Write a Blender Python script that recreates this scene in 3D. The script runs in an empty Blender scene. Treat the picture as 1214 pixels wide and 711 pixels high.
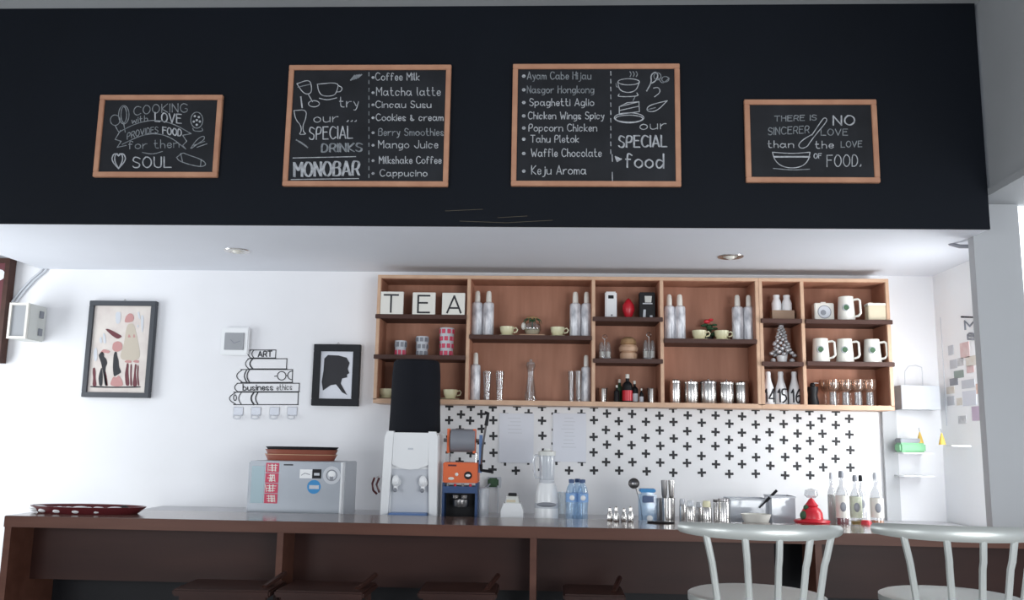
import bpy, bmesh, math, random
from mathutils import Vector, Matrix
random.seed(4)
C = bpy.context.scene.collection
PI = math.pi
# ---------------------------------------------------------------- camera
FPX, CX, CY, CZ = 1050.0, 607.0, 355.5, 1.25
PITCH, YAW, ROLL = math.radians(9.0388), math.radians(-2.5994), math.radians(0.947)
fw = Vector((math.sin(YAW)*math.cos(PITCH), math.cos(YAW)*math.cos(PITCH), math.sin(PITCH)))
rt0 = fw.cross(Vector((0, 0, 1))).normalized(); up0 = rt0.cross(fw)
rt = math.cos(ROLL)*rt0 + math.sin(ROLL)*up0
up = -math.sin(ROLL)*rt0 + math.cos(ROLL)*up0
camd = bpy.data.cameras.new('camera'); cam = bpy.data.objects.new('camera', camd); C.objects.link(cam)
camd.sensor_width = 36; camd.lens = FPX*36/1214; camd.clip_start = 0.05
M = Matrix((rt, up, -fw)).transposed().to_4x4(); M.translation = Vector((0, 0, CZ))
cam.matrix_world = M
bpy.context.scene.camera = cam
def ray(px, py): return fw + rt*((px-CX)/FPX) - up*((py-CY)/FPX)
def P(px, py, D):                      # the point of the upright plane y = D seen at a pixel
    r = ray(px, py); t = D/r.y; return Vector((0, 0, CZ)) + r*t
def PX(px, py, X):
    r = ray(px, py); t = X/r.x; return Vector((0, 0, CZ)) + r*t
def PZ(px, py, Z):
    r = ray(px, py); t = (Z-CZ)/r.z; return Vector((0, 0, CZ)) + r*t
# ---------------------------------------------------------------- world and light
w = bpy.data.worlds.new('world'); bpy.context.scene.world = w; w.use_nodes = True
bg = w.node_tree.nodes['Background']; bg.inputs[0].default_value = (0.80, 0.88, 1.0, 1); bg.inputs[1].default_value = 0.55
def area(name, loc, target, sx, sy, power, col=(1, 1, 1)):
    l = bpy.data.lights.new(name, 'AREA'); l.shape = 'RECTANGLE'; l.size = sx; l.size_y = sy; l.energy = power; l.color = col
    o = bpy.data.objects.new(name, l); C.objects.link(o); o.location = loc
    o.rotation_euler = (Vector(target)-Vector(loc)).to_track_quat('-Z', 'Y').to_euler(); return o
area('window_light_front', (2.0, -1.2, 1.15), (0.3, 4.6, 1.35), 2.0, 1.3, 106, (0.95, 0.98, 1.0))
area('fill_light_front_left', (-3.2, -0.8, 1.3), (1.7, 4.5, 1.4), 1.6, 1.2, 50, (0.93, 0.97, 1.0))  # fill light added to brighten the right side wall
area('recess_fill_light', (1.98, 3.9, 1.35), (0.8, 4.64, 1.2), 0.16, 0.9, 12, (0.95, 0.98, 1.0))  # added area light, hidden behind the pier, lifts the recess
area('window_light_left', (-3.6, 3.7, 1.3), (0, 4.5, 1.5), 0.9, 1.4, 30, (0.92, 0.97, 1.0))
vs = bpy.context.scene.view_settings
vs.view_transform = 'Standard'; vs.look = 'None'; vs.gamma = 1; vs.use_curve_mapping = False; vs.exposure = 0.0
# ---------------------------------------------------------------- materials
def mat(name, col, rough=0.5, metal=0.0, var=0.0, scale=8.0, stretch=None, spec=0.5, bump=0.0, coat=0.0, col2=None):
    m = bpy.data.materials.new(name); m.use_nodes = True; nt = m.node_tree; b = nt.nodes['Principled BSDF']
    b.inputs['Base Color'].default_value = (*col, 1); b.inputs['Roughness'].default_value = rough
    b.inputs['Metallic'].default_value = metal; b.inputs['Specular IOR Level'].default_value = spec
    b.inputs['Coat Weight'].default_value = coat
    if var or col2 or bump:
        tc = nt.nodes.new('ShaderNodeTexCoord'); mp = nt.nodes.new('ShaderNodeMapping'); ns = nt.nodes.new('ShaderNodeTexNoise')
        nt.links.new(tc.outputs['Object'], mp.inputs[0]); nt.links.new(mp.outputs[0], ns.inputs[0])
        if stretch: mp.inputs['Scale'].default_value = stretch
        ns.inputs['Scale'].default_value = scale; ns.inputs['Detail'].default_value = 5
        if var or col2:
            r = nt.nodes.new('ShaderNodeValToRGB')
            c2 = col2 or tuple(min(1, c*(1+var)) for c in col); c1 = col if col2 else tuple(c*(1-var) for c in col)
            r.color_ramp.elements[0].position = 0.3; r.color_ramp.elements[1].position = 0.7
            r.color_ramp.elements[0].color = (*c1, 1); r.color_ramp.elements[1].color = (*c2, 1)
            nt.links.new(ns.outputs[0], r.inputs[0]); nt.links.new(r.outputs[0], b.inputs['Base Color'])
        if bump:
            bp = nt.nodes.new('ShaderNodeBump'); bp.inputs['Strength'].default_value = bump; bp.inputs['Distance'].default_value = 0.005
            nt.links.new(ns.outputs[0], bp.inputs['Height']); nt.links.new(bp.outputs[0], b.inputs['Normal'])
    return m
def glassmat(name, tint=(0.93, 0.95, 0.96), body=0.0, bodycol=(0.9, 0.9, 0.9)):
    m = bpy.data.materials.new(name); m.use_nodes = True; nt = m.node_tree; nt.nodes.clear()
    o = nt.nodes.new('ShaderNodeOutputMaterial'); t = nt.nodes.new('ShaderNodeBsdfTransparent'); g = nt.nodes.new('ShaderNodeBsdfGlossy')
    t.inputs[0].default_value = (*tint, 1); g.inputs['Roughness'].default_value = 0.04
    lw = nt.nodes.new('ShaderNodeLayerWeight'); lw.inputs[0].default_value = 0.45
    mth = nt.nodes.new('ShaderNodeMath'); mth.operation = 'MULTIPLY_ADD'; mth.inputs[1].default_value = 0.5; mth.inputs[2].default_value = 0.05
    nt.links.new(lw.outputs['Facing'], mth.inputs[0])
    mx = nt.nodes.new('ShaderNodeMixShader'); nt.links.new(mth.outputs[0], mx.inputs[0]); nt.links.new(t.outputs[0], mx.inputs[1]); nt.links.new(g.outputs[0], mx.inputs[2])
    if body:
        d = nt.nodes.new('ShaderNodeBsdfDiffuse'); d.inputs[0].default_value = (*bodycol, 1)
        m2 = nt.nodes.new('ShaderNodeMixShader'); m2.inputs[0].default_value = body
        nt.links.new(mx.outputs[0], m2.inputs[1]); nt.links.new(d.outputs[0], m2.inputs[2]); nt.links.new(m2.outputs[0], o.inputs[0])
    else: nt.links.new(mx.outputs[0], o.inputs[0])
    return m
W_ = lambda *a, **k: mat(*a, **k)
MT = dict(
 wall=mat('painted_wall', (0.78, 0.78, 0.80), 0.7, var=0.02, scale=3, bump=0.03),
 wallr=mat('light_lifted_wall_paint', (0.90, 0.91, 0.92), 0.6),  # wall paint made whiter: strong light on the right side wall put into colour
 agl=glassmat('amber_tinted_glass', (0.95, 0.86, 0.79), 0.07, (0.6, 0.42, 0.34)),
 soffit=mat('soffit_paint', (0.72, 0.74, 0.79), 0.7, var=0.02, scale=2),
 pier=mat('pier_paint', (0.43, 0.44, 0.455), 0.6, var=0.02, scale=3),
 upper=mat('upper_paint', (0.36, 0.37, 0.38), 0.7, var=0.03, scale=3),
 beam=mat('black_wall_paint', (0.0042, 0.0062, 0.0105), 0.6, var=0.12, scale=2, spec=0.16),
 paper=mat('wallpaper', (0.74, 0.74, 0.75), 0.6, var=0.015, scale=5),
 cross=mat('cross_sticker', (0.015, 0.015, 0.018), 0.6),
 floor=mat('floor_tile', (0.62, 0.61, 0.60), 0.35, var=0.1, scale=4),
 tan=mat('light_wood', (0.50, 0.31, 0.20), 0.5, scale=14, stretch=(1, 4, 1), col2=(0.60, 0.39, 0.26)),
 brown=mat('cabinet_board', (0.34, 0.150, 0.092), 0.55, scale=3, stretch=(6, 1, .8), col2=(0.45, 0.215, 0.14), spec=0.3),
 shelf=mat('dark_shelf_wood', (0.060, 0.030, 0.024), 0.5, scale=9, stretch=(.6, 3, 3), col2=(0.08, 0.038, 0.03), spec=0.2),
 frame=mat('orange_wood_frame', (0.42, 0.20, 0.12), 0.5, scale=10, stretch=(1, 1, 1), col2=(0.52, 0.27, 0.165)),
 board=mat('chalkboard', (0.008, 0.009, 0.012), 0.6, scale=6, col2=(0.017, 0.019, 0.024), spec=0.3),
 chalk=mat('chalk', (0.26, 0.27, 0.29), 0.9, scale=60, col2=(0.52, 0.54, 0.57)),
 chalkd=mat('faint_chalk', (0.13, 0.145, 0.16), 0.9, scale=60, col2=(0.30, 0.32, 0.34)),
 counter=mat('counter_top_laminate', (0.10, 0.065, 0.055), 0.16, scale=3, stretch=(.5, 4, 4), col2=(0.15, 0.09, 0.07), spec=0.7),
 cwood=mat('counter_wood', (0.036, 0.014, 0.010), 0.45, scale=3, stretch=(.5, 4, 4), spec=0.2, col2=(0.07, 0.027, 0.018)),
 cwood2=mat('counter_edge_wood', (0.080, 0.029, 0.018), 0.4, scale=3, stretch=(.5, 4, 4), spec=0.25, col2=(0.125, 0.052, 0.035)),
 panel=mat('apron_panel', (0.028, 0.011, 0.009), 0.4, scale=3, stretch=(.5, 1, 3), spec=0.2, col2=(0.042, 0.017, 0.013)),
 bench=mat('bench_top', (0.5, 0.5, 0.52), 0.4, var=0.04),
 black=mat('black_plastic', (0.009, 0.009, 0.011), 0.5, spec=0.25),
 cloth=mat('black_cloth', (0.008, 0.009, 0.013), 0.9, bump=0.5, scale=14, spec=0.2),
 white=mat('white_plastic', (0.80, 0.81, 0.82), 0.3),
 offw=mat('off_white_plastic', (0.62, 0.63, 0.60), 0.45),
 cream=mat('cream_ceramic', (0.76, 0.72, 0.48), 0.3),
 ceram=mat('white_ceramic', (0.74, 0.72, 0.66), 0.3),
 steel=mat('steel', (0.62, 0.60, 0.58), 0.25, 1.0),
 steeld=mat('dark_steel', (0.28, 0.27, 0.27), 0.3, 1.0),
 silver=mat('silver_foil', (0.95, 0.95, 0.97), 0.36, 0.15, scale=40, col2=(0.34, 0.35, 0.39), stretch=(1, 1, .4)),
 chrome=mat('painted_silver_metal', (0.52, 0.54, 0.52), 0.35, 0.5),
 fridge=mat('fridge_grey', (0.27, 0.29, 0.32), 0.35, 0.4, var=0.04),
 fridgel=mat('fridge_edge', (0.72, 0.73, 0.75), 0.4),
 red=mat('red_plastic', (0.55, 0.015, 0.03), 0.35),
 redl=mat('pink_red_sticker', (0.62, 0.07, 0.13), 0.6),
 orange=mat('orange_enamel', (0.72, 0.13, 0.03), 0.4),
 blue=mat('dark_blue_metal', (0.02, 0.06, 0.17), 0.4),
 blues=mat('blue_sticker', (0.03, 0.25, 0.55), 0.5),
 trayb=mat('blue_tray', (0.12, 0.22, 0.45), 0.4),
 gray=mat('grey_plastic', (0.22, 0.23, 0.26), 0.4),
 lgray=mat('light_grey_card', (0.56, 0.58, 0.62), 0.6),
 yellow=mat('yellow_paint', (0.62, 0.42, 0.08), 0.5),
 green=mat('green_plastic', (0.20, 0.50, 0.26), 0.5),
 leaf=mat('dark_leaf', (0.03, 0.08, 0.035), 0.6, var=0.3, scale=30),
 tray=mat('dark_red_lacquer', (0.10, 0.015, 0.018), 0.3),
 traybr=mat('reddish_tray', (0.26, 0.075, 0.045), 0.35),
 paperw=mat('white_paper', (0.68, 0.70, 0.76), 0.8),
 pic=mat('picture_paper', (0.60, 0.53, 0.50), 0.8, scale=12, col2=(0.70, 0.65, 0.60)),
 picf=mat('charcoal_frame', (0.045, 0.05, 0.06), 0.5),
 ink=mat('black_ink', (0.02, 0.02, 0.025), 0.7),
 inkg=mat('grey_ink', (0.33, 0.34, 0.36), 0.8),
 pink=mat('faded_pink_ink', (0.50, 0.26, 0.25), 0.8),
 maroon=mat('maroon_ink', (0.14, 0.04, 0.05), 0.8),
 beige=mat('beige_card', (0.60, 0.52, 0.38), 0.7),
 kraft=mat('kraft_card', (0.33, 0.22, 0.15), 0.7),
 tinsel=mat('silver_tinsel', (0.42, 0.42, 0.44), 0.5, 0.3, scale=60, col2=(0.65, 0.65, 0.66)),
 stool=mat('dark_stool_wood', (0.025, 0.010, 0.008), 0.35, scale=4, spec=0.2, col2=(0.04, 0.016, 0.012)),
 amber=mat('amber_syrup', (0.55, 0.20, 0.05), 0.3),
 dred=mat('dark_red_syrup', (0.20, 0.02, 0.03), 0.3),
 wicker=mat('wicker', (0.30, 0.17, 0.08), 0.7, scale=50, col2=(0.45, 0.28, 0.14)),
 scuff=mat('scuff', (0.10, 0.085, 0.06), 0.9),
 glass=glassmat('clear_glass'), bglass=glassmat('blue_plastic_clear', (0.78, 0.89, 0.98), 0.16, (0.45, 0.62, 0.85)),
 milky=glassmat('milky_plastic', (0.95, 0.96, 0.97), 0.35, (0.75, 0.78, 0.82)),
 bottle=glassmat('pale_bottle_glass', (0.86, 0.87, 0.88), 0.12, (0.72, 0.73, 0.74)),
)
win = bpy.data.materials.new('bright_daylight_pane'); win.use_nodes = True
_b = win.node_tree.nodes['Principled BSDF']; _b.inputs['Emission Color'].default_value = (0.9, 0.95, 1, 1); _b.inputs['Emission Strength'].default_value = 1.6
# ---------------------------------------------------------------- mesh helper
class MB:
    def __init__(s): s.b = bmesh.new()
    def box(s, c, d, rz=0, rx=0, ry=0, bev=0.0):
        c = Vector(c); m = Matrix.Translation(c) @ Matrix.Rotation(rz, 4, 'Z') @ Matrix.Rotation(ry, 4, 'Y') @ Matrix.Rotation(rx, 4, 'X') @ Matrix.Diagonal((*d, 1))
        r = bmesh.ops.create_cube(s.b, size=1, matrix=m)
        if bev:
            es = list({e for v in r['verts'] for e in v.link_edges})
            bmesh.ops.bevel(s.b, geom=es, offset=bev, segments=2, affect='EDGES', clamp_overlap=True)
        return s
    def span(s, x0, x1, y0, y1, z0, z1, bev=0.0):
        return s.box(((x0+x1)/2, (y0+y1)/2, (z0+z1)/2), (abs(x1-x0), abs(y1-y0), abs(z1-z0)), bev=bev)
    def lathe(s, prof, c=(0, 0, 0), seg=24, sx=1, sy=1, rot=None):
        m = Matrix.Translation(Vector(c)) @ (rot or Matrix.Identity(4)); rings = []
        for r, z in prof:
            if r < 1e-5: rings.append([s.b.verts.new(m @ Vector((0, 0, z)))])
            else: rings.append([s.b.verts.new(m @ Vector((r*sx*math.cos(2*PI*k/seg), r*sy*math.sin(2*PI*k/seg), z))) for k in range(seg)])
        for a, b in zip(rings, rings[1:]):
            for k in range(seg):
                j = (k+1) % seg
                try:
                    if len(a) == 1 and len(b) > 1: s.b.faces.new((a[0], b[j], b[k]))
                    elif len(b) == 1 and len(a) > 1: s.b.faces.new((a[k], a[j], b[0]))
                    elif len(a) > 1: s.b.faces.new((a[k], a[j], b[j], b[k]))
                except ValueError: pass
        return s
    def tube(s, pts, r, seg=8, caps=True, r2=None):
        pts = [Vector(p) for p in pts]; rings = []; n = len(pts); nrm = None
        for i, p in enumerate(pts):
            t = ((pts[min(i+1, n-1)]-p).normalized() + (p-pts[max(i-1, 0)]).normalized()); t = t.normalized() if t.length > 1e-6 else Vector((0, 0, 1))
            if nrm is None: nrm = t.orthogonal().normalized()
            nrm = (nrm - t*nrm.dot(t)).normalized(); bi = t.cross(nrm)
            rr = r if r2 is None else r+(r2-r)*i/(n-1)
            rings.append([s.b.verts.new(p + rr*(math.cos(2*PI*k/seg)*nrm + math.sin(2*PI*k/seg)*bi)) for k in range(seg)])
        for a, b in zip(rings, rings[1:]):
            for k in range(seg): s.b.faces.new((a[k], a[(k+1) % seg], b[(k+1) % seg], b[k]))
        if caps: s.b.faces.new(rings[0][::-1]); s.b.faces.new(rings[-1])
        return s
    def sphere(s, c, r, sx=1, sy=1, sz=1, u=16, v=10):
        bmesh.ops.create_uvsphere(s.b, u_segments=u, v_segments=v, radius=r, matrix=Matrix.Translation(Vector(c)) @ Matrix.Diagonal((sx, sy, sz, 1))); return s
    def prism(s, pts, y0, y1):        # polygon in x,z extruded along y
        a = [s.b.verts.new((x, y0, z)) for x, z in pts]; b = [s.b.verts.new((x, y1, z)) for x, z in pts]; n = len(pts)
        s.b.faces.new(a); s.b.faces.new(b[::-1])
        for k in range(n): s.b.faces.new((a[k], b[k], b[(k+1) % n], a[(k+1) % n]))
        return s
    def ribbon(s, pts, wd, th=0.0006, y=0.0):     # flat line in x,z plane at y (front at y-th)
        for p, q in zip(pts, pts[1:]):
            s.rc = (getattr(s, 'rc', 0)+1) % 40; th_ = th+s.rc*1.2e-5
            p = Vector(p); q = Vector(q); d = q-p
            if d.length < 1e-6: continue
            d.normalize(); n = Vector((-d.y, d.x))*wd/2; e = d*wd*0.35
            vs = [s.b.verts.new((v.x, y-th_, v.y)) for v in (p-e+n, p-e-n, q+e-n, q+e+n)]
            s.b.faces.new(vs)
        return s
    def build(s, name, m, parent=None, loc=None, smooth=True):
        bmesh.ops.recalc_face_normals(s.b, faces=s.b.faces)
        me = bpy.data.meshes.new(name); s.b.to_mesh(me); s.b.free()
        me.materials.append(MT[m] if isinstance(m, str) else m)
        if smooth:
            for p in me.polygons: p.use_smooth = True
            me.set_sharp_from_angle(angle=math.radians(35))
        o = bpy.data.objects.new(name, me); C.objects.link(o)
        if parent: o.parent = parent
        if loc is not None: o.location = loc
        return o
def tag(o, label, cat, group=None, kind=None):
    if label: o['label'] = label
    if cat: o['category'] = cat
    if group: o['group'] = group
    if kind: o['kind'] = kind
    return o
def struct(o, label=None):
    o['kind'] = 'structure'
    if label: o['label'] = label
    return o
def thing(name, loc, label, cat, group=None, rz=0):
    o = bpy.data.objects.new(name, None); C.objects.link(o); o.location = loc; o.rotation_euler.z = rz; o.empty_display_size = .05
    return tag(o, label, cat, group)
def dup(root, loc, label=None, group=None, rz=None):
    r = root.copy(); C.objects.link(r); r.location = loc
    if rz is not None: r.rotation_euler.z = rz
    if label: r['label'] = label
    if group: r['group'] = group
    for ch in list(root.children):
        c = ch.copy(); C.objects.link(c); c.parent = r
        for g in list(ch.children):
            d = g.copy(); C.objects.link(d); d.parent = c
    return r
# ---------------------------------------------------------------- hand lettering, one stroke font
# x 0-9, y 0-9: baseline 2, lower-case top 6, cap top 9, descender 0
G = {
'A':'02 39 62|14 54','B':'02 09 49 58 57 46 06|46 55 54 53 42 02','C':'68 49 29 07 04 22 42 63','D':'02 09 39 57 54 32 02','E':'59 09 02 52|06 46','F':'59 09 02|06 46',
'G':'68 49 29 07 04 22 42 63 65 45','H':'02 09|52 59|06 56','I':'02 09','J':'59 54 42 22 04','K':'02 09|59 05 52','L':'09 02 52','M':'02 09 35 69 62','N':'02 09 52 59',
'O':'29 07 04 22 42 64 67 49 29','P':'02 09 49 58 57 45 05','R':'02 09 49 58 57 45 05|35 52','S':'58 39 19 07 16 45 54 42 12 03','T':'09 69|32 39','U':'09 03 22 42 53 59',
'V':'09 32 69','W':'09 22 46 62 89','Y':'09 35 69|35 32','a':'55 36 16 04 03 22 32 54|56 53 62','b':'09 02|05 16 36 54 53 32 12 03','c':'55 36 16 04 12 32 43','d':'55 36 16 04 12 32 54|59 52',
'e':'04 44 45 36 16 04 12 32 43','f':'48 29 18 12|06 36','g':'55 36 16 04 12 32 54|56 51 30 10','h':'09 02|05 26 45 42','i':'06 02|08 07','j':'36 31 10 00|38 37','k':'09 02|46 04 42','l':'09 03 12',
'm':'06 02|05 26 35 32|35 56 65 62','n':'06 02|05 26 46 55 52','o':'26 05 03 22 32 53 55 36 26','p':'06 00|05 26 46 54 43 22 03','r':'06 02|04 26 46','s':'45 26 16 05 14 33 42 12 03','t':'19 13 22 42|06 36',
'u':'06 03 12 32 53|56 52','v':'06 22 46','w':'06 12 35 52 66','x':'06 42|46 02','y':'06 23|46 20 00','&':'53 32 12 04 27 18 07 42','.':'02 12 13','-':'15 35','*':'14 16|05 25|04 26|06 24',
'1':'07 29 22','4':'52 59 04 64','5':'59 09 06 36 54 33 12 02','6':'49 17 04 12 32 54 46 15','z':'06 46 02 42',':':'03 13|06 16'}
def chaikin(p, it=1):
    for _ in range(it):
        q = [p[0]]
        for a, b in zip(p, p[1:]): q += [(a[0]*.75+b[0]*.25, a[1]*.75+b[1]*.25), (a[0]*.25+b[0]*.75, a[1]*.25+b[1]*.75)]
        p = q+[p[-1]]
    return p
STR = set('AEFHIKLMNTVWYZ14vwxkz')
def layout(s):
    x = 0; out = []
    for ch in s:
        if ch == ' ': x += 4.5; continue
        g = G[ch]; mx = 0
        for st in g.split('|'):
            pts = [(float(t[0]), float(t[1])-2) for t in st.split()]; mx = max(mx, max(p[0] for p in pts))
            if ch not in STR and len(pts) > 2: pts = chaikin(pts, 2)
            out.append([(x+a, b) for a, b in pts])
        x += mx+2.0
    return out, x-2.0
def write(mb, s, x0, y0, x1, y1, cap, D, wd, passes=((0, 0),), arc=0):
    # words in the plane y = D, from one baseline end to the other (given as photo points)
    st, adv = layout(s)
    for dx, dy in passes:
        for pl in st:
            pp = []
            for a, b in pl:
                t = a/adv; px = x0+(x1-x0)*t+dx; py = y0+(y1-y0)*t - b/7*cap + dy - arc*4*t*(1-t)
                v = P(px, py, D); pp.append((v.x, v.z))
            mb.ribbon(pp, wd, y=D)
def draw(mb, pts, D, wd, smooth=2):
    if smooth and len(pts) > 2: pts = chaikin(pts, smooth)
    mb.ribbon([(P(a, b, D).x, P(a, b, D).z) for a, b in pts], wd, y=D)
def ell(cx, cy, rx, ry, n=20, a0=0, a1=2*PI): return [(cx+rx*math.cos(a0+(a1-a0)*k/n), cy+ry*math.sin(a0+(a1-a0)*k/n)) for k in range(n+1)]
def fill(mb, pts, D, th=0.0008):
    mb.prism([(P(a, b, D).x, P(a, b, D).z) for a, b in pts], D-th, D)
# ================================================================ setting
DB, DW, DC = 3.6, 4.64, 3.6
zs = P(600, 268, DB).z; zc2 = P(600, 7, DB).z
xr = P(1174, 270, DB).x
XL, XR = -4.2, 3.6
struct(MB().span(XL, XR, -1.5, 6, -0.1, 0).build('floor', 'floor'))
xse = P(50, 316, DW).x          # where the soffit stops at the left
struct(MB().span(XL, XR+.6, DW, DW+.12, 0, 3.4).build('wall_back', 'wall'))
struct(MB().span(xse, xr-.001, DB+.013, DB+.19, zs, zs+.1).span(xse, XR, DB+.19, DW, zs, zs+.1).build('soffit', 'soffit'), 'pale grey lowered ceiling behind the black wall')
bm_ = struct(MB().span(XL, xr, DB, DB+.012, zs-.001, zc2).build('wall_black', 'beam'), 'black painted wall band above the counter')
mb = MB()
for a in ([(528, 250), (572, 248)], [(545, 262), (600, 264), (655, 261)], [(590, 258), (625, 256)]): draw(mb, a, DB-.0004, .0018, 0)
mb.build('scuff_mark', 'scuff', bm_)
struct(MB().span(XL, XR, -1.5, DB+.12, zc2, zc2+.1).build('ceiling', 'upper'))
struct(MB().span(XL-.1, XL, -1.5, 6, 0, 3.4).build('wall_left', 'wall'))
xw = P(1110, 400, DW).x
struct(MB().span(xw, xw+.1, 4.03, DW, 0, zs).build('wall_right', 'wallr'))
zcnt = P(607, 623.5, DC).z
glow_pn = struct(MB().span(xw+.05, xw+.06, DB+.19, 4.03, zcnt, zs).build('recess_glow_pane', win)); MB().span(xw, xw+.05, DB+.19, DB+.23, zcnt+.02, zs).span(xw, xw+.05, 3.99, 4.03, zcnt+.02, zs).build('pane_frame', 'white', glow_pn)  # unseen glowing pane and its frame, added behind the pier to brighten the recess
# pier with the bright window opening
xp = P(1166, 460, DB+.13).x; zl = P(1176, 232, DB).z; zcnt = P(607, 623.5, DC).z
xwin = P(1207.5, 260, DB+.13).x
struct(MB().span(xp, xwin, DB+.13, DB+.18, zcnt, zl+.05).build('wall_pier', 'pier'), 'grey pier rising from the counter end')
struct(MB().span(xwin, XR, DB+.13, DB+.18, zl+.0, 3.0).build('wall_above_window', 'pier'))
wn = struct(MB().span(xwin, xwin+.9, DB+.16, DB+.17, zcnt+.2, zl).build('window_1', win))
MB().span(xwin, xwin+.003, DB+.14, DB+.16, zcnt+.2, zl).build('pane_frame', 'white', wn)
struct(MB().span(xwin, XR, DB+.13, DB+.18, zcnt+.0005, zcnt+.2).build('wall_under_window', 'pier'))
struct(MB().span(xr, XR, -1.5, DB+.13, zl, zl+.03).span(xr+.012, XR, -1.5, DB+.13, zl+.03, zc2).build('wall_upper_right', 'upper'), 'grey upper wall ending in a ledge beside the black wall')
# pipe end at pier top
o = MB().tube([P(1121, 284, 3.9), P(1127, 289, 3.88), P(1138, 292, 3.85), P(1150, 292, 3.8), P(1158, 291, 3.78)], .009).build('cable_conduit', 'gray')
tag(o, 'short bent grey conduit under the soffit at the top of the grey pier', 'conduit')
# wallpaper
wx0, wx1 = P(519, 540, DW).x, P(1046, 540, DW).x
zcab0 = P(750, 482, DW).z
wp = struct(MB().span(wx0, wx1, DW-.004, DW, zcnt-.1, zcab0+.05).build('trim_wallpaper', 'paper'), 'white wallpaper with black crosses behind the counter')
cols = [533, 545.7, 558, 570.5, 584.5, 598, 612, 627, 643, 659, 674, 689, 703.5, 719, 733.6, 749, 766, 782.5, 798, 815, 832, 848, 864.5, 880, 896, 913, 930, 945.5, 960.5, 975, 991, 1007.6, 1022, 1036]
cm = bmesh.new(); a, b_ = .0215, .0060
poly = [(-b_, -a), (b_, -a), (b_, -b_), (a, -b_), (a, b_), (b_, b_), (b_, a), (-b_, a), (-b_, b_), (-a, b_), (-a, -b_), (-b_, -b_)]
q = MB(); q.prism(poly, -.0008, 0); first = q.build('cross', 'cross', wp, smooth=False); first.location = (0, -50, 0); cnt = 0
SK = set()
for i, cx in enumerate(cols):
    rows = [482, 498.5, 517, 536.5, 557] if i % 2 == 0 else [490.5, 508.5, 526, 546.5]
    for j, ry in enumerate(rows):
        y = ry + max(0, (cx-700))*(.018+.008*(j/4.)) + random.uniform(-.8, .8)
        x = cx + random.uniform(-.8, .8) - (j-2)*.3*(685-cx)/300
        if i > 31 or (i > 29 and j > 3): continue
        v = P(x, y, DW-.0041)
        if cnt == 0: c = first
        else: c = first.copy(); C.objects.link(c); c.parent = wp
        c.location = v; c.rotation_euler = (0, random.uniform(-.06, .06), 0); cnt += 1
# grey pilaster between wallpaper and right white wall
px0, px1 = wx1, P(1065, 540, DW-.03).x
struct(MB().span(px0, px1, DW-.03, DW, 0, P(1055, 486, DW).z).build('trim_pilaster', 'pier'), 'narrow grey upright strip right of the wallpaper')
# two sheets of paper taped up
for (x0, y0, x1, y1, lab, ln) in ((591, 490, 633, 548, 'left white paper sheet taped over the crosses, beside the lever machine', 5), (655, 490, 695, 547, 'right white paper sheet taped above the water bottles', 9)):
    p0, p1 = P(x0, y1, DW-.008), P(x1, y0, DW-.008)
    t = thing('paper_sheet', ((p0.x+p1.x)/2, DW-.0075, p0.z), lab, 'paper', 'papers on the wallpaper')
    hw, h = (p1.x-p0.x)/2, p1.z-p0.z
    MB().span(-hw, hw, -.001, .001, 0, h).build('sheet', 'paperw', t)
    m = MB()
    for k in range(ln):
        m.ribbon([(-hw*.5+random.uniform(0, .02), h*(.9-.075*k)), (hw*.4-random.uniform(0, .02), h*(.9-.075*k))], .003, y=-.0012)
    m.build('writing', 'lgray', t)
# ---------------------------------------------------------------- downlights
for px, py, lab in ((281, 297, 'left recessed silver downlight in the soffit'), (866, 304, 'right recessed silver downlight in the soffit')):
    v = PZ(px, py, zs); t = thing('downlight', v, lab, 'ceiling light', 'soffit downlights')
    MB().lathe([(.034, -.002), (.05, -.006), (.060, -.004), (.062, 0)], seg=28).build('ring', 'steel', t)
    MB().lathe([(0, -.001), (.034, -.002)], seg=20).build('lens', 'ceram', t)
    MB().sphere((0, 0, -.004), .022, 1, 1, .5).build('bulb', 'ceram', t)
# ================================================================ chalkboards
def chalkboard(pts, lab, rot=0):
    D = DB-.012
    (ax, ay), (bx, by), (cx_, cy_), (dx, dy) = pts
    tl, tr, br, bl = P(ax, ay, D), P(bx, by, D), P(cx_, cy_, D), P(dx, dy, D)
    x0, x1 = (tl.x+bl.x)/2, (tr.x+br.x)/2; z1, z0 = (tl.z+tr.z)/2, (bl.z+br.z)/2
    t = thing('chalkboard', ((x0+x1)/2, D, z0), lab, 'chalkboard', 'chalkboards on the black wall')
    hw = (x1-x0)/2; h = z1-z0; f = .022
    MB().span(-hw+.004, hw-.004, 0, .011, .004, h-.004).build('board_panel', 'board', t)
    for a in ((-hw, hw, h-f, h), (-hw, hw, 0, f), (-hw, -hw+f, f, h-f), (hw-f, hw, f, h-f)):
        MB().span(a[0], a[1], -.008, .011, a[2], a[3], bev=.002).build('frame_rail', 'frame', t)
    return t, D-.0006
def crop(ox, oy, sc): return lambda x, y: (ox+x/sc, oy+y/sc)
WD = .0037
def finish(mb, t, name='chalk_lettering', m='chalk'):
    o = mb.build(name, m, smooth=False); o.parent = t; o.matrix_parent_inverse = Matrix.Translation(-t.location); return o
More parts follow.
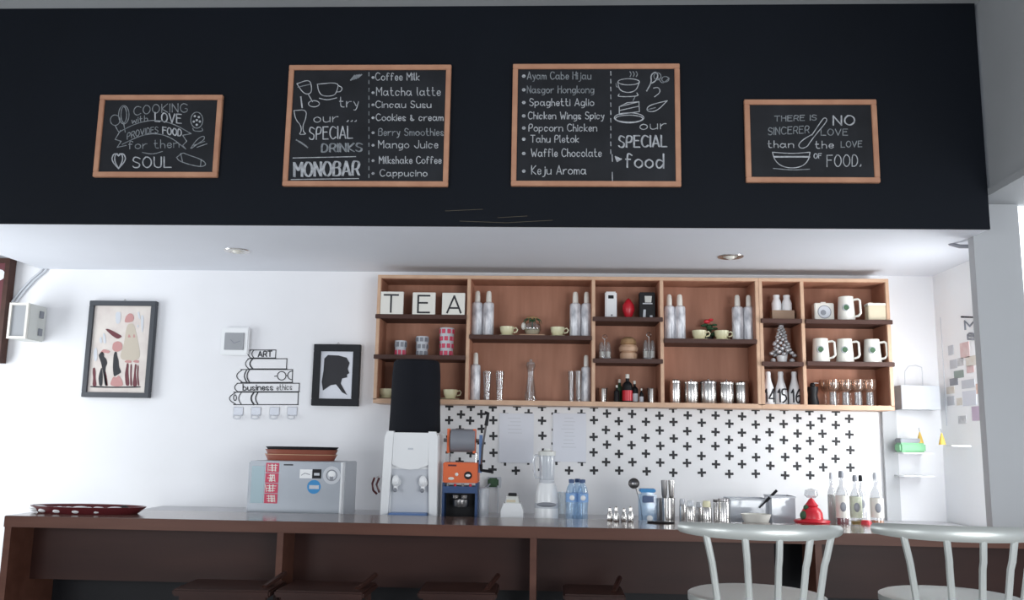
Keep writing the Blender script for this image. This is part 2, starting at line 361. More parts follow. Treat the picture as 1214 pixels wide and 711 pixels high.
# board 1
t, D = chalkboard([(119, 113), (265, 113), (257.5, 210), (111, 210)], 'small leftmost chalkboard reading cooking with love')
K = crop(90, 60, 4.184)
def wr(mb, s, x0, y0, x1, y1, cap, wd=WD, passes=((0, 0),), arc=0):
    a, b = K(x0, y0); c, d = K(x1, y1); write(mb, s, a, b, c, d, cap/K.sc, D, wd, passes, arc/K.sc)
def dr(mb, pts, wd=WD, smooth=2): draw(mb, [K(*p) for p in pts], D, wd, smooth)
def setK(ox, oy, sc):
    global K
    K = crop(ox, oy, sc); K.sc = sc
setK(90, 60, 4.184)
B2 = ((0, 0), (.5, .3))
mb = MB(); mf = MB()
wr(mf, 'COOKING', 288, 322, 553, 306, 42, arc=6); wr(mf, 'with', 278, 362, 356, 350, 30); wr(mb, 'LOVE', 392, 350, 522, 360, 44, passes=B2)
wr(mf, 'PROVIDES', 255, 440, 408, 408, 30, arc=6); wr(mb, 'FOOD', 430, 412, 522, 424, 34, passes=B2); wr(mf, 'for then', 262, 488, 512, 480, 40)
wr(mb, 'SOUL', 282, 580, 472, 578, 52, passes=B2)
dr(mf, [(218, 402), (300, 360), (390, 342), (480, 360), (572, 412)]); dr(mf, [(230, 465), (310, 425), (390, 408), (470, 428), (545, 488)])
dr(mf, [(218, 402), (195, 440), (225, 450), (205, 480), (250, 470)], smooth=0); dr(mf, [(572, 412), (530, 420), (550, 450), (530, 470), (545, 488)], smooth=0)
dr(mf, [(330, 505), (380, 515), (430, 500)])
dr(mf, ell(238, 318, 26, 46)); dr(mf, ell(238, 318, 14, 40)); dr(mf, [(238, 365), (245, 405)]); dr(mf, ell(195, 345, 24, 26)); dr(mf, [(195, 372), (215, 410), (222, 395)])
dr(mf, ell(600, 345, 30, 40)); dr(mf, [(580, 385), (585, 400), (632, 400), (625, 385)])
for a, b in ((590, 325), (610, 330), (600, 345), (585, 352), (615, 352), (600, 368)): dr(mb, ell(a, b, 3, 3, 6), .005, 0)
dr(mf, [(570, 485), (600, 440), (635, 420), (640, 440), (600, 465), (575, 485)]); dr(mf, [(600, 480), (650, 462)]); dr(mf, [(585, 470), (640, 450)])
for r in (1, .6): dr(mb, [(212, 585), (212-36*r, 545), (212-26*r, 512), (212-8*r, 512), (212, 525), (212+10*r, 510), (212+30*r, 515), (212+36*r, 545), (212, 585)], .005)
dr(mf, [(500, 530), (530, 505), (550, 515), (625, 540), (650, 565), (620, 578), (545, 560), (510, 545), (500, 530)]); dr(mf, [(520, 510), (530, 555)]); dr(mf, [(622, 540), (618, 575)])
finish(mb, t); finish(mf, t, 'chalk_drawing', 'chalkd')
# board 2
t, D = chalkboard([(342, 78), (534.5, 77), (532, 221), (336.5, 221)], 'large chalkboard with drinks menu, second from left')
setK(330, 65, 4.31); mb = MB(); mf = MB()
for s, x0, y, x1, h in (('Coffee Milk', 497, 130, 720, 38), ('Matcha latte', 502, 208, 828, 42), ('Cincau Susu', 498, 270, 780, 34), ('Cookies & cream', 500, 336, 842, 34), ('Berry Smoothies', 512, 412, 845, 36), ('Mango Juice', 512, 476, 815, 38), ('Milkshake Coffee', 516, 555, 832, 36), ('Cappucino', 520, 620, 760, 34)):
    wr(mb if s[0] in 'MC' else mf, s, x0, y, x1, y, h); dr(mb, ell(484, y-14, 5, 4, 6), .005, 0)
wr(mb, 'try', 312, 266, 410, 268, 50); wr(mb, 'our ...', 182, 345, 398, 340, 46); wr(mb, 'SPECIAL', 158, 432, 378, 425, 62, passes=B2)
wr(mf, 'DRINKS', 220, 496, 425, 492, 42, .0042, ((0, 0), (1.1, .4)))
wr(mb, 'MONOBAR', 78, 622, 408, 614, 72, .0042, ((0, 0), (1.9, .3), (.9, 0)))
dr(mb, [(75, 527), (395, 520)]); dr(mb, [(65, 637), (410, 632)])
for k in range(14): dr(mf, [(463+k*.0, 90+k*40), (463, 108+k*40)], smooth=0)
dr(mb, [(95, 148), (160, 125), (172, 170), (165, 200), (130, 200), (95, 148)]); dr(mb, [(155, 205), (175, 240)]); dr(mb, ell(182, 250, 28, 16)); dr(mf, [(100, 165), (165, 150)])
dr(mb, [(200, 150), (310, 140), (300, 185), (285, 210), (225, 212), (205, 185), (200, 150)]); dr(mb, [(308, 158), (328, 168), (320, 188), (298, 190)]); dr(mb, [(210, 222), (250, 232), (298, 220)])
dr(mb, [(80, 285), (145, 280), (140, 330), (125, 360), (128, 395), (145, 405), (105, 408), (118, 390), (115, 360), (88, 330), (80, 285)]); dr(mb, [(115, 215), (122, 270)], .006)
for k in range(5): dr(mf, [(370+k*9, 130-k*3), (390+k*9, 105-k*1)], .006, 0)
for k in range(4): dr(mf, [(92+k*12, 435+k*7), (120+k*10, 450+k*8)], .006, 0)
finish(mb, t); finish(mf, t, 'chalk_drawing', 'chalkd')
# board 3
t, D = chalkboard([(608, 77), (805.5, 75.5), (807.5, 221), (606, 221)], 'large chalkboard with food menu, third from left')
setK(595, 65, 4.311); mb = MB(); mf = MB()
for s, x0, y, x1, h in (('Ayam Cabe Hijau', 130, 125, 455, 38), ('Nasgor Hongkong', 130, 195, 470, 36), ('Spaghetti Aglio', 142, 260, 470, 36), ('Chicken Wings Spicy', 135, 328, 522, 36), ('Popcorn Chicken', 138, 390, 485, 36), ('Tahu Pletok', 147, 447, 392, 36), ('Waffle Chocolate', 150, 520, 508, 40), ('Keju Aroma', 152, 610, 430, 44)):
    wr(mf if s[0] in 'AN' else mb, s, x0, y, x1, y, h); dr(mb, ell(112, y-16, 6, 5, 6), .006, 0)
wr(mb, 'our', 706, 382, 840, 378, 46); wr(mb, 'SPECIAL', 596, 472, 840, 468, 58, .0042, ((0, 0), (1.0, .4))); wr(mb, 'food', 632, 574, 825, 578, 72, .005, B2)
for k in range(11): dr(mb, [(556, 85+k*40), (557, 105+k*40)], smooth=0)
dr(mb, [(563, 510), (565, 545)], smooth=0); dr(mb, [(564, 600), (565, 645)], smooth=0)
dr(mb, ell(648, 138, 55, 16)); dr(mb, [(592, 140), (600, 180), (640, 195), (685, 185), (703, 140)]); dr(mb, [(600, 200), (590, 215), (700, 212), (690, 195)]); dr(mf, [(583, 145), (585, 165), (600, 165)])
for k in range(3): dr(mf, [(655+k*16, 112), (662+k*16, 98), (654+k*16, 86)])
dr(mb, [(600, 265), (700, 240), (703, 290), (600, 305), (600, 265)], smooth=0); dr(mb, [(600, 285), (702, 262)]); dr(mb, [(600, 265), (640, 245), (700, 240)], smooth=0)
dr(mb, ell(650, 322, 76, 26)); dr(mb, ell(650, 326, 70, 18)); dr(mf, [(670, 235), (680, 215)])
dr(mb, [(740, 185), (765, 140), (760, 105), (785, 85), (800, 105), (785, 135), (765, 145)], .005); dr(mf, ell(795, 110, 18, 18)); dr(mf, [(800, 120), (820, 150), (855, 120)]); dr(mf, ell(835, 125, 18, 14))
dr(mb, [(775, 170), (800, 165), (812, 190), (780, 215)]); dr(mb, [(845, 235), (800, 245), (745, 262), (740, 290), (790, 290), (845, 235)]); dr(mf, [(785, 270), (745, 280)])
for k in range(5): dr(mb, [(580+k*7, 520+k*3), (590+k*5, 545-k*3)], .006, 0)
finish(mb, t); finish(mf, t, 'chalk_drawing', 'chalkd')
# board 4
t, D = chalkboard([(881, 119), (1037, 118), (1044.5, 216), (885.5, 217)], 'small rightmost chalkboard reading there is no sincere love')
setK(860, 100, 5.47); mb = MB(); mf = MB()
wr(mf, 'THERE IS', 318, 240, 590, 232, 34); wr(mb, 'NO', 698, 264, 835, 262, 60, .0045, B2); wr(mf, 'SINCERER', 278, 328, 542, 315, 46)
wr(mf, 'LOVE', 620, 330, 792, 330, 40); wr(mb, 'than', 275, 410, 442, 410, 44); wr(mb, 'the', 582, 415, 700, 413, 46); wr(mf, 'LOVE', 750, 408, 885, 405, 38)
wr(mb, 'OF', 574, 480, 622, 478, 30); wr(mb, 'FOOD.', 658, 534, 878, 530, 74)
dr(mb, [(560, 330), (620, 240), (640, 215), (660, 225), (650, 250), (590, 320), (545, 380), (530, 405), (490, 418), (470, 395), (500, 360), (560, 325)])
dr(mb, [(305, 440), (430, 450), (545, 440)]); dr(mb, [(305, 440), (318, 490), (360, 530), (430, 545), (500, 532), (540, 490), (548, 440)]); dr(mb, [(315, 470), (545, 470)], .007); dr(mf, [(310, 545), (430, 556), (545, 550)])
finish(mb, t); finish(mf, t, 'chalk_drawing', 'chalkd')
# ================================================================ left wall things
def frame_pic(name, x0, y0, x1, y1, fpx, lab, fm, pm, D=DW-.03):
    a, b = P((x0[0]+x0[1])/2, (y0+y1)/2, D), P((x1[0]+x1[1])/2, (y0+y1)/2, D); xm_ = (x0[0]+x1[1])/2; a.z = P(xm_, y1, D).z; b.z = P(xm_, y0, D).z
    t = thing(name, ((a.x+b.x)/2, D, a.z), lab, 'picture'); hw = (b.x-a.x)/2; h = b.z-a.z; f = fpx*D/FPX
    MB().span(-hw+.003, hw-.003, .008, .028, .003, h-.003).build('print', pm, t)
    for q in ((-hw, hw, h-f, h), (-hw, hw, 0, f), (-hw, -hw+f, f, h-f), (hw-f, hw, f, h-f)): MB().span(q[0], q[1], -.004, .028, q[2], q[3], bev=.002).build('frame_rail', fm, t)
    MB().tube([(-.008, .02, h), (0, .02, h+.012), (.008, .02, h)], .0015, 5).build('hanging_loop', 'steel', t)
    return t
t = frame_pic('framed_picture', (108, 95), 356.5, (186, 176), 471, 6, 'dark framed print of slender figures under a parasol, on the left wall', 'picf', 'pic')
D = DW-.0226; setK(90, 345, 5.26)
def addfill(polys, m, name, sm=1):
    for p in polys:
        if sm:
            for _ in range(2):
                q = []
                for a, b in zip(p, p[1:]+p[:1]): q += [(a[0]*.8+b[0]*.2, a[1]*.8+b[1]*.2), (a[0]*.2+b[0]*.8, a[1]*.2+b[1]*.8)]
                p = q
        mb = MB(); fill(mb, [K(*q) for q in p], D, .0005); finish(mb, t, name, m)
MT['buff'] = mat('buff_ink', (.52, .46, .38), .8)
addfill([[(270, 420), (300, 330), (318, 205), (362, 200), (385, 300), (405, 420), (340, 440)]], 'buff', 'printed_tower')
D -= .0004
addfill([[(168, 378), (176, 392), (174, 408), (190, 424), (196, 450), (186, 470), (182, 505), (192, 560), (196, 590), (180, 590), (172, 520), (162, 470), (155, 440), (140, 400), (150, 388), (156, 380)],
  [(160, 470), (168, 520), (165, 592), (145, 590), (140, 540), (150, 500)],
  [(244, 375), (256, 382), (256, 400), (266, 430), (268, 470), (284, 505), (262, 520), (236, 535), (230, 480), (233, 420), (236, 395)],
  [(88, 590), (240, 596), (405, 592), (402, 602), (240, 604), (88, 600)]], 'ink', 'printed_figure')
addfill([[(180, 235), (205, 235), (262, 265), (290, 282), (262, 300), (225, 278)],
  [(106, 478), (118, 476), (124, 505), (122, 540), (130, 592), (102, 592), (108, 540), (104, 510)],
  [(318, 445), (330, 455), (326, 500), (335, 590), (310, 590), (305, 520), (312, 480)], [(340, 450), (350, 460), (346, 520), (352, 590), (338, 590), (338, 520)],
  [(368, 450), (380, 460), (372, 510), (384, 592), (352, 594), (362, 520)], [(384, 455), (392, 470), (388, 520), (396, 590), (386, 590), (380, 520)],
  [(176, 480), (190, 520), (200, 590), (188, 590), (180, 540)]], 'maroon', 'printed_figure')
addfill([[(302, 195), (310, 160), (330, 138), (352, 140), (364, 165), (355, 190), (330, 195)], [(225, 360), (232, 322), (262, 310), (290, 325), (288, 365), (262, 378), (240, 376)],
  [(210, 585), (232, 530), (250, 540), (268, 522), (290, 560), (296, 590), (250, 596)], [(322, 290), (330, 265), (345, 288)], [(355, 290), (362, 262), (372, 288)],
  [(300, 440), (320, 428), (345, 432), (348, 446), (322, 448)], [(352, 440), (372, 428), (395, 432), (392, 448), (370, 446)], [(150, 385), (170, 360), (215, 372), (205, 388), (180, 384)]], 'pink', 'printed_figure')
addfill([[(390, 165), (384, 130), (396, 128), (402, 180)], [(380, 225), (384, 205), (394, 225)], [(172, 325), (168, 262), (180, 262), (190, 325)], [(250, 205), (246, 130), (282, 130), (276, 200)], [(150, 325), (146, 290), (160, 285), (165, 322)], [(115, 440), (110, 370), (130, 345), (135, 430)], [(410, 260), (404, 150), (424, 150), (418, 250)]], 'lgray', 'printed_mark')
t = frame_pic('framed_picture', (372.3, 369), 408, (427.5, 424.5), 481, 8.5, 'black framed white print of a dark head in profile, beside the wall cabinet', 'board', 'paperw')
setK(220, 370, 4.74)
addfill([[(772, 440), (765, 390), (775, 330), (780, 260), (800, 240), (860, 243), (905, 255), (922, 285), (912, 318), (920, 342), (908, 350), (908, 366), (880, 372), (872, 400), (908, 465), (880, 450), (845, 405), (815, 410)]], 'ink', 'printed_head', 0)
t2 = t
# mural of stacked books
D = DW-.0008; setK(220, 370, 4.74); mb = MB()
L = .0045
def rect(x0, y0, x1, y1): dr(mb, [(x0, y0), (x1, y0)], L, 0); dr(mb, [(x0, y1), (x1, y1)], L, 0); dr(mb, [(x1, y0), (x1-3, y1)], L, 0)
def spine(x, y0, y1, b, wd=L): dr(mb, [(x, y0), (x-b, (y0*2+y1)/3), (x-b, (y0+y1*2)/3), (x, y1)], wd, 2)
rect(362, 212, 508, 257); spine(365, 212, 257, 12); spine(385, 212, 257, 12)
rect(350, 261, 570, 318); spine(355, 261, 318, 18); spine(378, 261, 318, 16, .007)
rect(310, 322, 602, 394); spine(320, 322, 394, 32); spine(345, 322, 394, 14, .006); spine(360, 322, 394, 14, .006)
rect(290, 399, 640, 446); spine(292, 399, 446, 16)
rect(270, 449, 634, 519); spine(285, 449, 519, 38); spine(315, 449, 519, 16); spine(385, 449, 519, 16, .008); spine(408, 449, 519, 14, .006)
dr(mb, ell(540, 357, 24, 24), L, 0); dr(mb, [(500, 360), (516, 358)], L, 0); dr(mb, [(564, 356), (575, 356)], L, 0); dr(mb, ell(598, 355, 24, 24, 10, PI/2, 3*PI/2), L, 0)
dr(mb, ell(278, 480, 8, 16), L, 0)
wr(mb, 'ART', 408, 250, 485, 248, 30, .006); wr(mb, 'business', 322, 438, 490, 436, 34, .0035, B2); wr(mb, 'ethics', 512, 438, 598, 434, 32, .003)
o = mb.build('wall_drawing', 'ink', smooth=False); tag(o, 'black line drawing of five stacked books on the white wall', 'wall decal')
# clear hooks below the drawing
for k, x in enumerate((282, 303, 325, 346)):
    v = P(x, 497, DW); t = thing('adhesive_hook', (v.x, DW-.012, v.z), ['leftmost', 'second', 'third', 'rightmost'][k]+' clear adhesive hook in the row below the book drawing', 'hook', 'hooks below the book drawing')
    MB().span(-.026, .026, .009, .0115, .02, .065, bev=.004).build('backing', 'paperw', t)
    MB().tube([(-.018, .004, .025), (-.018, -.004, .006), (0, -.006, .001), (.018, -.004, .006), (.018, .004, .025)], .003, 6).build('hook_bar', 'lgray', t)
# breaker box
a, b = P(263, 421, DW), P(298, 389, DW); t = thing('breaker_box', ((a.x+b.x)/2, DW-.03, a.z), 'small white electrical box with grey door above the book drawing', 'electrical box')
hw, h = (b.x-a.x)/2, b.z-a.z
MB().span(-hw, hw, 0, .028, 0, h, bev=.006).build('box_body', 'white', t)
o = MB().span(-hw*.72, hw*.68, -.005, 0, h*.18, h*.8, bev=.002).build('box_door', 'inkg', t)
MB().ribbon([(-.02, h*.55), (0, h*.42), (.03, h*.5)], .004, y=-.0055).build('door_mark', 'gray', o)
# white wall speaker box at far left
a, b = P(8, 401, DW-.17), P(35, 359, DW-.17); t = thing('wall_speaker', ((a.x+b.x)/2, DW-.17, a.z), 'square off-white speaker box with open grille near the left edge', 'speaker')
hw, h = (b.x-a.x)/2, b.z-a.z
MB().span(-hw, hw, .008, .168, 0, h, bev=.006).build('case', 'offw', t)
for q in ((-hw, hw, h-.012, h), (-hw, hw, 0, .012), (-hw, -hw+.012, .012, h-.012), (hw-.012, hw, .012, h-.012)): MB().span(q[0], q[1], -.006, .010, q[2], q[3]).build('front_rim', 'ceram', t)
MB().span(-hw+.012, hw-.012, .004, .012, .012, h-.012).build('grille', 'inkg', t)
MB().span(hw, hw+.008, .10, .13, h*.65, h*.85).build('hinge', 'gray', t); MB().span(hw, hw+.008, .10, .13, h*.15, h*.35).build('hinge', 'gray', t)
c = [P(56, 311, DW-.01), P(48, 322, DW-.012), P(36, 332, DW-.012), P(25, 344, DW-.012), P(14, 358, DW-.012)]
o = MB().tube(c, .006).tube([p+Vector((.022, 0, .0)) for p in c], .006).build('wall_cable', 'lgray'); tag(o, 'pair of pale cables rising from the speaker box to the soffit', 'cable')
# poster cut by left edge
t = thing('framed_poster', (P(-30, 420, DW-.06).x, DW-.06, P(5, 430, DW-.06).z), 'dark brown framed poster cut by the left edge of the photo', 'picture')
a = P(5, 430, DW-.06); xr_ = P(6, 370, DW-.06).x - t.location.x; zh = P(9, 306, DW-.06).z-a.z
MB().span(-xr_, xr_-.025, .012, .055, .01, zh-.01).build('print', 'maroon', t)
for q in ((-xr_, xr_, zh-.025, zh), (-xr_, xr_, 0, .025), (-xr_, -xr_+.025, .025, zh-.025), (xr_-.025, xr_, .025, zh-.025)): MB().span(q[0], q[1], -.004, .055, q[2], q[3]).build('frame_rail', 'shelf', t)
m = MB(); rot = Matrix.Rotation(PI/2, 4, 'X'); m.lathe([(0, .001), (.03, .001), (.03, 0)], (xr_-.06, .0115, zh-.09), rot=rot); m.build('printed_circle', 'white', t)
# ================================================================ wall cabinet
DF = 4.44; DI = 4.53
zt = P(750, 328, DF).z; zb = P(750, 482, DF).z; H = zt-zb; th = .017
def cx(px, py=405, D=DF): return P(px, py, D).x
def cabinet(name, x0, x1, dividers, shelves, lab):
    t = thing(name, ((x0+x1)/2, DF, zb), lab, 'cabinet', 'wall cabinets above the crosses'); ox = t.location.x
    X0, X1 = x0-ox, x1-ox; d = DW-DF
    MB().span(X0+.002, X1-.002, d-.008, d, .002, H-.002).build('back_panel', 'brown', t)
    MB().span(X0, X1, 0, d-.008, H-th, H, bev=.001).build('top_board', 'tan', t)
    MB().span(X0, X1, 0, d-.008, 0, th+.006, bev=.001).build('bottom_board', 'tan', t)
    for xx in (X0, X1-th): MB().span(xx, xx+th, 0, d-.008, th, H-th, bev=.001).build('side_board', 'tan', t)
    for xx in dividers: MB().span(xx-ox-th/2, xx-ox+th/2, .001, d-.008, th, H-th, bev=.001).build('divider', 'tan', t)
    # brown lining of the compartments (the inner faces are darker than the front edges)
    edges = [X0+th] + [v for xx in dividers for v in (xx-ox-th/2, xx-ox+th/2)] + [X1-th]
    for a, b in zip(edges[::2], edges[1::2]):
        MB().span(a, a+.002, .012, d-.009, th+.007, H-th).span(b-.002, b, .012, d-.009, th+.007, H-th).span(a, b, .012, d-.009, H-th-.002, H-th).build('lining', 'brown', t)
    for sx0, sx1, sz, *ov in shelves:
        o0, o1 = ov if ov else (0, 0)
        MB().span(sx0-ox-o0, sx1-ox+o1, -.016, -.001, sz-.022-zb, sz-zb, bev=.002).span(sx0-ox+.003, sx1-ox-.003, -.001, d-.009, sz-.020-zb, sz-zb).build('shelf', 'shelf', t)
    return t
g = th/2
c0, c1, c2, c3, c4, c4b, c5, c6 = cx(445), cx(554.5), cx(703.5), cx(785), cx(901), cx(901.2), cx(953), cx(1057, 405)
SZ = {}
def shz(key, px, py): SZ[key] = P(px, py, DF-.016).z; return SZ[key]
A = [(c0+th, c1-g, shz('1a', 500, 372.5), .02, 0), (c0+th, c1-g, shz('1b', 500, 420.5), .02, 0), (c1+g, c2-g, shz('2', 630, 397)), (c2+g, c3-g, shz('3a', 745, 375.5), .012, .012), (c2+g, c3-g, shz('3b', 745, 425), .01, .01), (c3+g, c4-th, shz('4', 843, 401.5))]
Bs = [(c4b+th, c5-g, shz('5a', 926, 377.5), .012, .0), (c4b+th, c5-g, shz('5b', 926, 428.5), .012, 0), (c5+g, c6-th, shz('6a', 1005, 378.5), 0, .022), (c5+g, c6-th, shz('6b', 1005, 428.5), 0, .022)]
cabinet('wall_cabinet', c0, c4, [c1, c2, c3], A, 'long light-edged brown open wall cabinet with the TEA tiles')
cabinet('wall_cabinet', c4b, c6, [c5], Bs, 'shorter open wall cabinet at the right holding the white mugs')
zfl = zb+th+.006
for k in ('f',): SZ[k] = zfl
# floors
def base(px, key, py=None, D=DI):
    z = SZ[key]; yy = py or 420
    # pixel column at the height of the item
    r = ray(px, yy); return Vector((r.x*D/r.y, D, z))
def hgt(px, ytop, key, D=DI): return P(px, ytop, D).z-SZ[key]
def wid(x0, x1, py, D=DI): return P(x1, py, D).x-P(x0, py, D).x
# letter tiles
for ch, a, b, yt in (('T', 451, 478, 345.5), ('E', 489, 516, 346.5), ('A', 524, 551, 347)):
    D = DF-.012; p = P((a+b)/2, 360, D); t = thing('letter_tile', (p.x, D, SZ['1a']), 'white square tile with black letter '+ch+' in the word TEA', 'letter tile', 'letter tiles on the top left shelf')
    h = P(p.x and (a+b)/2, yt, D).z-SZ['1a']; w_ = wid(a, b, 360, D)/2
    MB().span(-w_, w_, 0, .018, 0, h, bev=.0015).build('tile', 'ceram', t)
    st, adv = layout(ch); m = MB(); s = h*.76/7; off = {'T': -.004, 'E': 0, 'A': .004}[ch]
    for pl in st: m.ribbon([((x-adv/2)*s*.95+off, h*.09+y*s) for x, y in pl], .009, y=-.0003)
    m.build('letter', 'ink', t, smooth=False)
# small patterned glasses
for k, (a, b, yt, key, lab, m1) in enumerate(((468, 482, 404, '1b', 'shortest small patterned glass on the shelf under the TEA tiles', 'redl'), (493, 508, 399, '1b', 'middle grey patterned glass on the shelf under the TEA tiles', 'gray'), (521, 538, 389, '1b', 'tallest red patterned glass on the shelf under the TEA tiles', 'redl'))):
    p = base((a+b)/2, key, 410); h = hgt((a+b)/2, yt, key); r = wid(a, b, 410)/2
    t = thing('patterned_glass', p, lab, 'glass', 'patterned glasses under the TEA tiles')
    MB().lathe([(0, 0), (r*.85, 0), (r, h), (r*.93, h), (r*.8, .004), (0, .004)], seg=20).build('glass_body', 'lgray', t)
    n = 2 if k == 0 else (3 if k == 1 else 4)
    for row in range(n):
        mm = MB()
        for q in range(8):
            an = q*PI/4+row*.4; rr = r*(.86+.14*(row+.5)/n); mm.box((rr*math.cos(an), rr*math.sin(an), h*(row+.5)/n), (.003, r*.5, h*.6/n), rz=an)
        mm.build('pattern_band', m1 if row % 2 == 0 or k == 2 else 'gray', t)
# silver bottles
def silver_bottle(name, p, h, r, lab, grp):
    t = thing(name, p, lab, 'bottle', grp)
    MB().lathe([(0, 0), (r*.9, 0), (r, .005), (r, h*.70), (r*.9, h*.735), (r*.5, h*.76), (0, h*.76)], seg=20).build('bottle_body', 'silver', t)
    MB().lathe([(r*.52, h*.755), (r*.5, h*.88), (r*.44, h*.97), (r*.3, h), (0, h)], seg=16).build('cap', 'ceram', t)
    return t
sb = None
for px, yt, key, lab in (
    (565.5, 345, '2', 'silver bottle at far left of the second top compartment'), (579, 345, '2', 'silver bottle beside the leftmost one, left of the first cream cup'),
    (682, 347, '2', 'silver bottle right of the cream cup, inner one of the pair by the third divider'), (695.5, 347, '2', 'silver bottle touching the divider left of the white timer'),
    (793.5, 348.5, '4', 'silver bottle just right of the divider beside the black bag'), (806, 348.5, '4', 'silver bottle left of the cream cup and potted plant'),
    (874.5, 350, '4', 'silver bottle right of the fourth cream cup, inner one of the pair'), (888, 350, '4', 'silver bottle at the right end beside the cabinet joint')):
    p = base(px, key, 380); h = hgt(px, yt, key); r = .0285
    if sb is None: sb = silver_bottle('silver_bottle', p, h, r, lab, 'silver bottles in the wall cabinet'); hb = h
    else: dup(sb, p, lab)
for px, yt, lab in ((563.5, 418, 'lower silver bottle beside the two tall glasses, left end'), (695, 421, 'lower silver bottle at the right end beside the third divider')):
    p = base(px, 'f', 450); silver_bottle('silver_bottle', p, hgt(px, yt, 'f'), .026, lab, 'silver bottles in the wall cabinet')
# cups and saucers
def cup(px, key, py, lab, hs=1, rz=0):
    p = base(px, key, py); t = thing('cup', p+Vector((0, 0, .0075)), lab, 'cup', 'cream cups in the wall cabinet', rz)
    MB().lathe([(0, 0), (.018, 0), (.026, .006), (.034, .022), (.037, .046), (.0345, .046), (.031, .022), (.02, .006), (0, .006)], seg=24).build('cup_body', 'cream', t)
    MB().tube([(.034, 0, .038), (.048, 0, .042), (.055, 0, .032), (.050, 0, .02), (.034, 0, .016)], .0035, 6).build('handle', 'cream', t)
    s = MB().lathe([(0, 0), (.028, 0), (.050, .007), (.0505, .009), (.03, .0045), (0, .004)], seg=28).build('saucer', 'cream', None, p); tag(s, 'saucer under the '+lab, 'saucer', 'cream saucers in the wall cabinet')
cup(601, '2', 390, 'cream cup left of the palm ornament')
cup(661, '2', 390, 'cream cup right of the palm ornament')
cup(829, '4', 395, 'cream cup left of the small red and green plant'); cup(855.5, '4', 395, 'cream cup right of the small red and green plant')
cup(457.5, 'f', 465, 'cream cup in the lower left corner, left of the black cover', rz=.3); cup(534, 'f', 465, 'cream cup right of the black cover on the lower left shelf')
# palm ornament in glass on plank
p = base(631, '2', 390); o = MB().span(-.066, .066, -.045, .04, 0, .012, bev=.002).build('wooden_plank', 'tan', None, p); tag(o, 'short light wooden plank under the palm ornament', 'board')
p2 = p+Vector((0, 0, .0122)); t = thing('palm_ornament', p2, 'small globe ornament with dark palm fronds on the short plank', 'ornament')
MB().lathe([(0, 0), (.03, 0), (.045, .022), (.047, .045), (.038, .062), (.034, .062), (.042, .045), (.04, .022), (.026, .004), (0, .004)], seg=20).build('bowl', 'glass', t)
MB().lathe([(0, .003), (.028, .004), (.040, .022), (.030, .032), (0, .036)], seg=18).build('filling', 'beige', t)
m = MB()
for k in range(10):
    a = k*2*PI/10; m.tube([(0, 0, .07), (.022*math.cos(a), .022*math.sin(a), .086), (.042*math.cos(a), .042*math.sin(a), .078), (.05*math.cos(a), .05*math.sin(a), .056)], .0055, 5, r2=.001)
m.tube([(0, 0, .03), (0, 0, .075)], .004, 6)
m.build('palm_frond', 'leaf', t); MB().sphere((0, 0, .088), .03, 1.1, 1, .35).build('palm_crown', 'wicker', t)
MB().sphere((-.045, -.01, .045), .012, 1, 1, 1.6).build('white_shell', 'ceram', t)
# small plant
p = base(842, '4', 390)+Vector((0, .045, 0)); t = thing('small_plant', p, 'small dark green plant with red top between two cream cups', 'plant')
MB().lathe([(0, 0), (.02, 0), (.026, .03), (0, .03)], seg=14).build('pot', 'black', t)
m = MB()
for k in range(26):
    a = random.uniform(0, 2*PI); l = random.uniform(.012, .04); z = random.uniform(.03, .09); m.sphere((l*math.cos(a), l*math.sin(a)*.7, z), .011, 1.3, 1, .6, 8, 6)
tag(m.build('foliage', 'leaf', t), None, None, kind='stuff')
for k in range(5): MB().sphere((random.uniform(-.022, .022), -.015, random.uniform(.095, .115)), .011, 1.2, 1, .7, 10, 8).build('red_flower', 'red', t)
# clear tumblers and carafe, lower second compartment
def tumbler(px, ytop, r, lab, grp, key='f', rt_=1.05, dy=0, mt='glass'):
    p = base(px, key, 455)+Vector((0, dy, 0)); h = hgt(px, ytop, key); t = MB().lathe([(0, 0), (r*.75, 0), (r*.8, h*.35), (r*rt_, h), (r*rt_-.002, h), (r*.74, h*.35), (r*.66, .008), (0, .008)], seg=22).build('tall_glass', mt, None, p)
    return tag(t, lab, 'glass', grp)
for px, lab in ((577.5, 'clear tall glass next to the lower left silver bottle'), (592.5, 'clear tall glass second from the lower left silver bottle'), (677.5, 'clear tall glass right of the carafe'), (686, 'clear tall glass touching the lower right silver bottle')):
    tumbler(px, 440, .022 if px < 600 else .018, lab, 'tall glasses beside the carafe', dy=.0 if px != 686 else -.03)
p = base(629, 'f', 455); h = hgt(629, 426, 'f'); t = thing('carafe', p, 'clear glass carafe alone in the middle of the lower compartment', 'carafe')
MB().lathe([(0, 0), (.030, 0), (.031, h*.1), (.024, h*.35), (.016, h*.62), (.017, h*.72), (.026, h*.86), (.024, h*.86), (.015, h*.7), (.014, h*.6), (.021, h*.35), (.027, .01), (0, .01)], seg=24).build('carafe_body', 'glass', t)
MB().lathe([(0, h*.86), (.024, h*.87), (.02, h*.93), (.007, h*.95), (.009, h), (0, h)], seg=18).build('stopper', 'bottle', t)
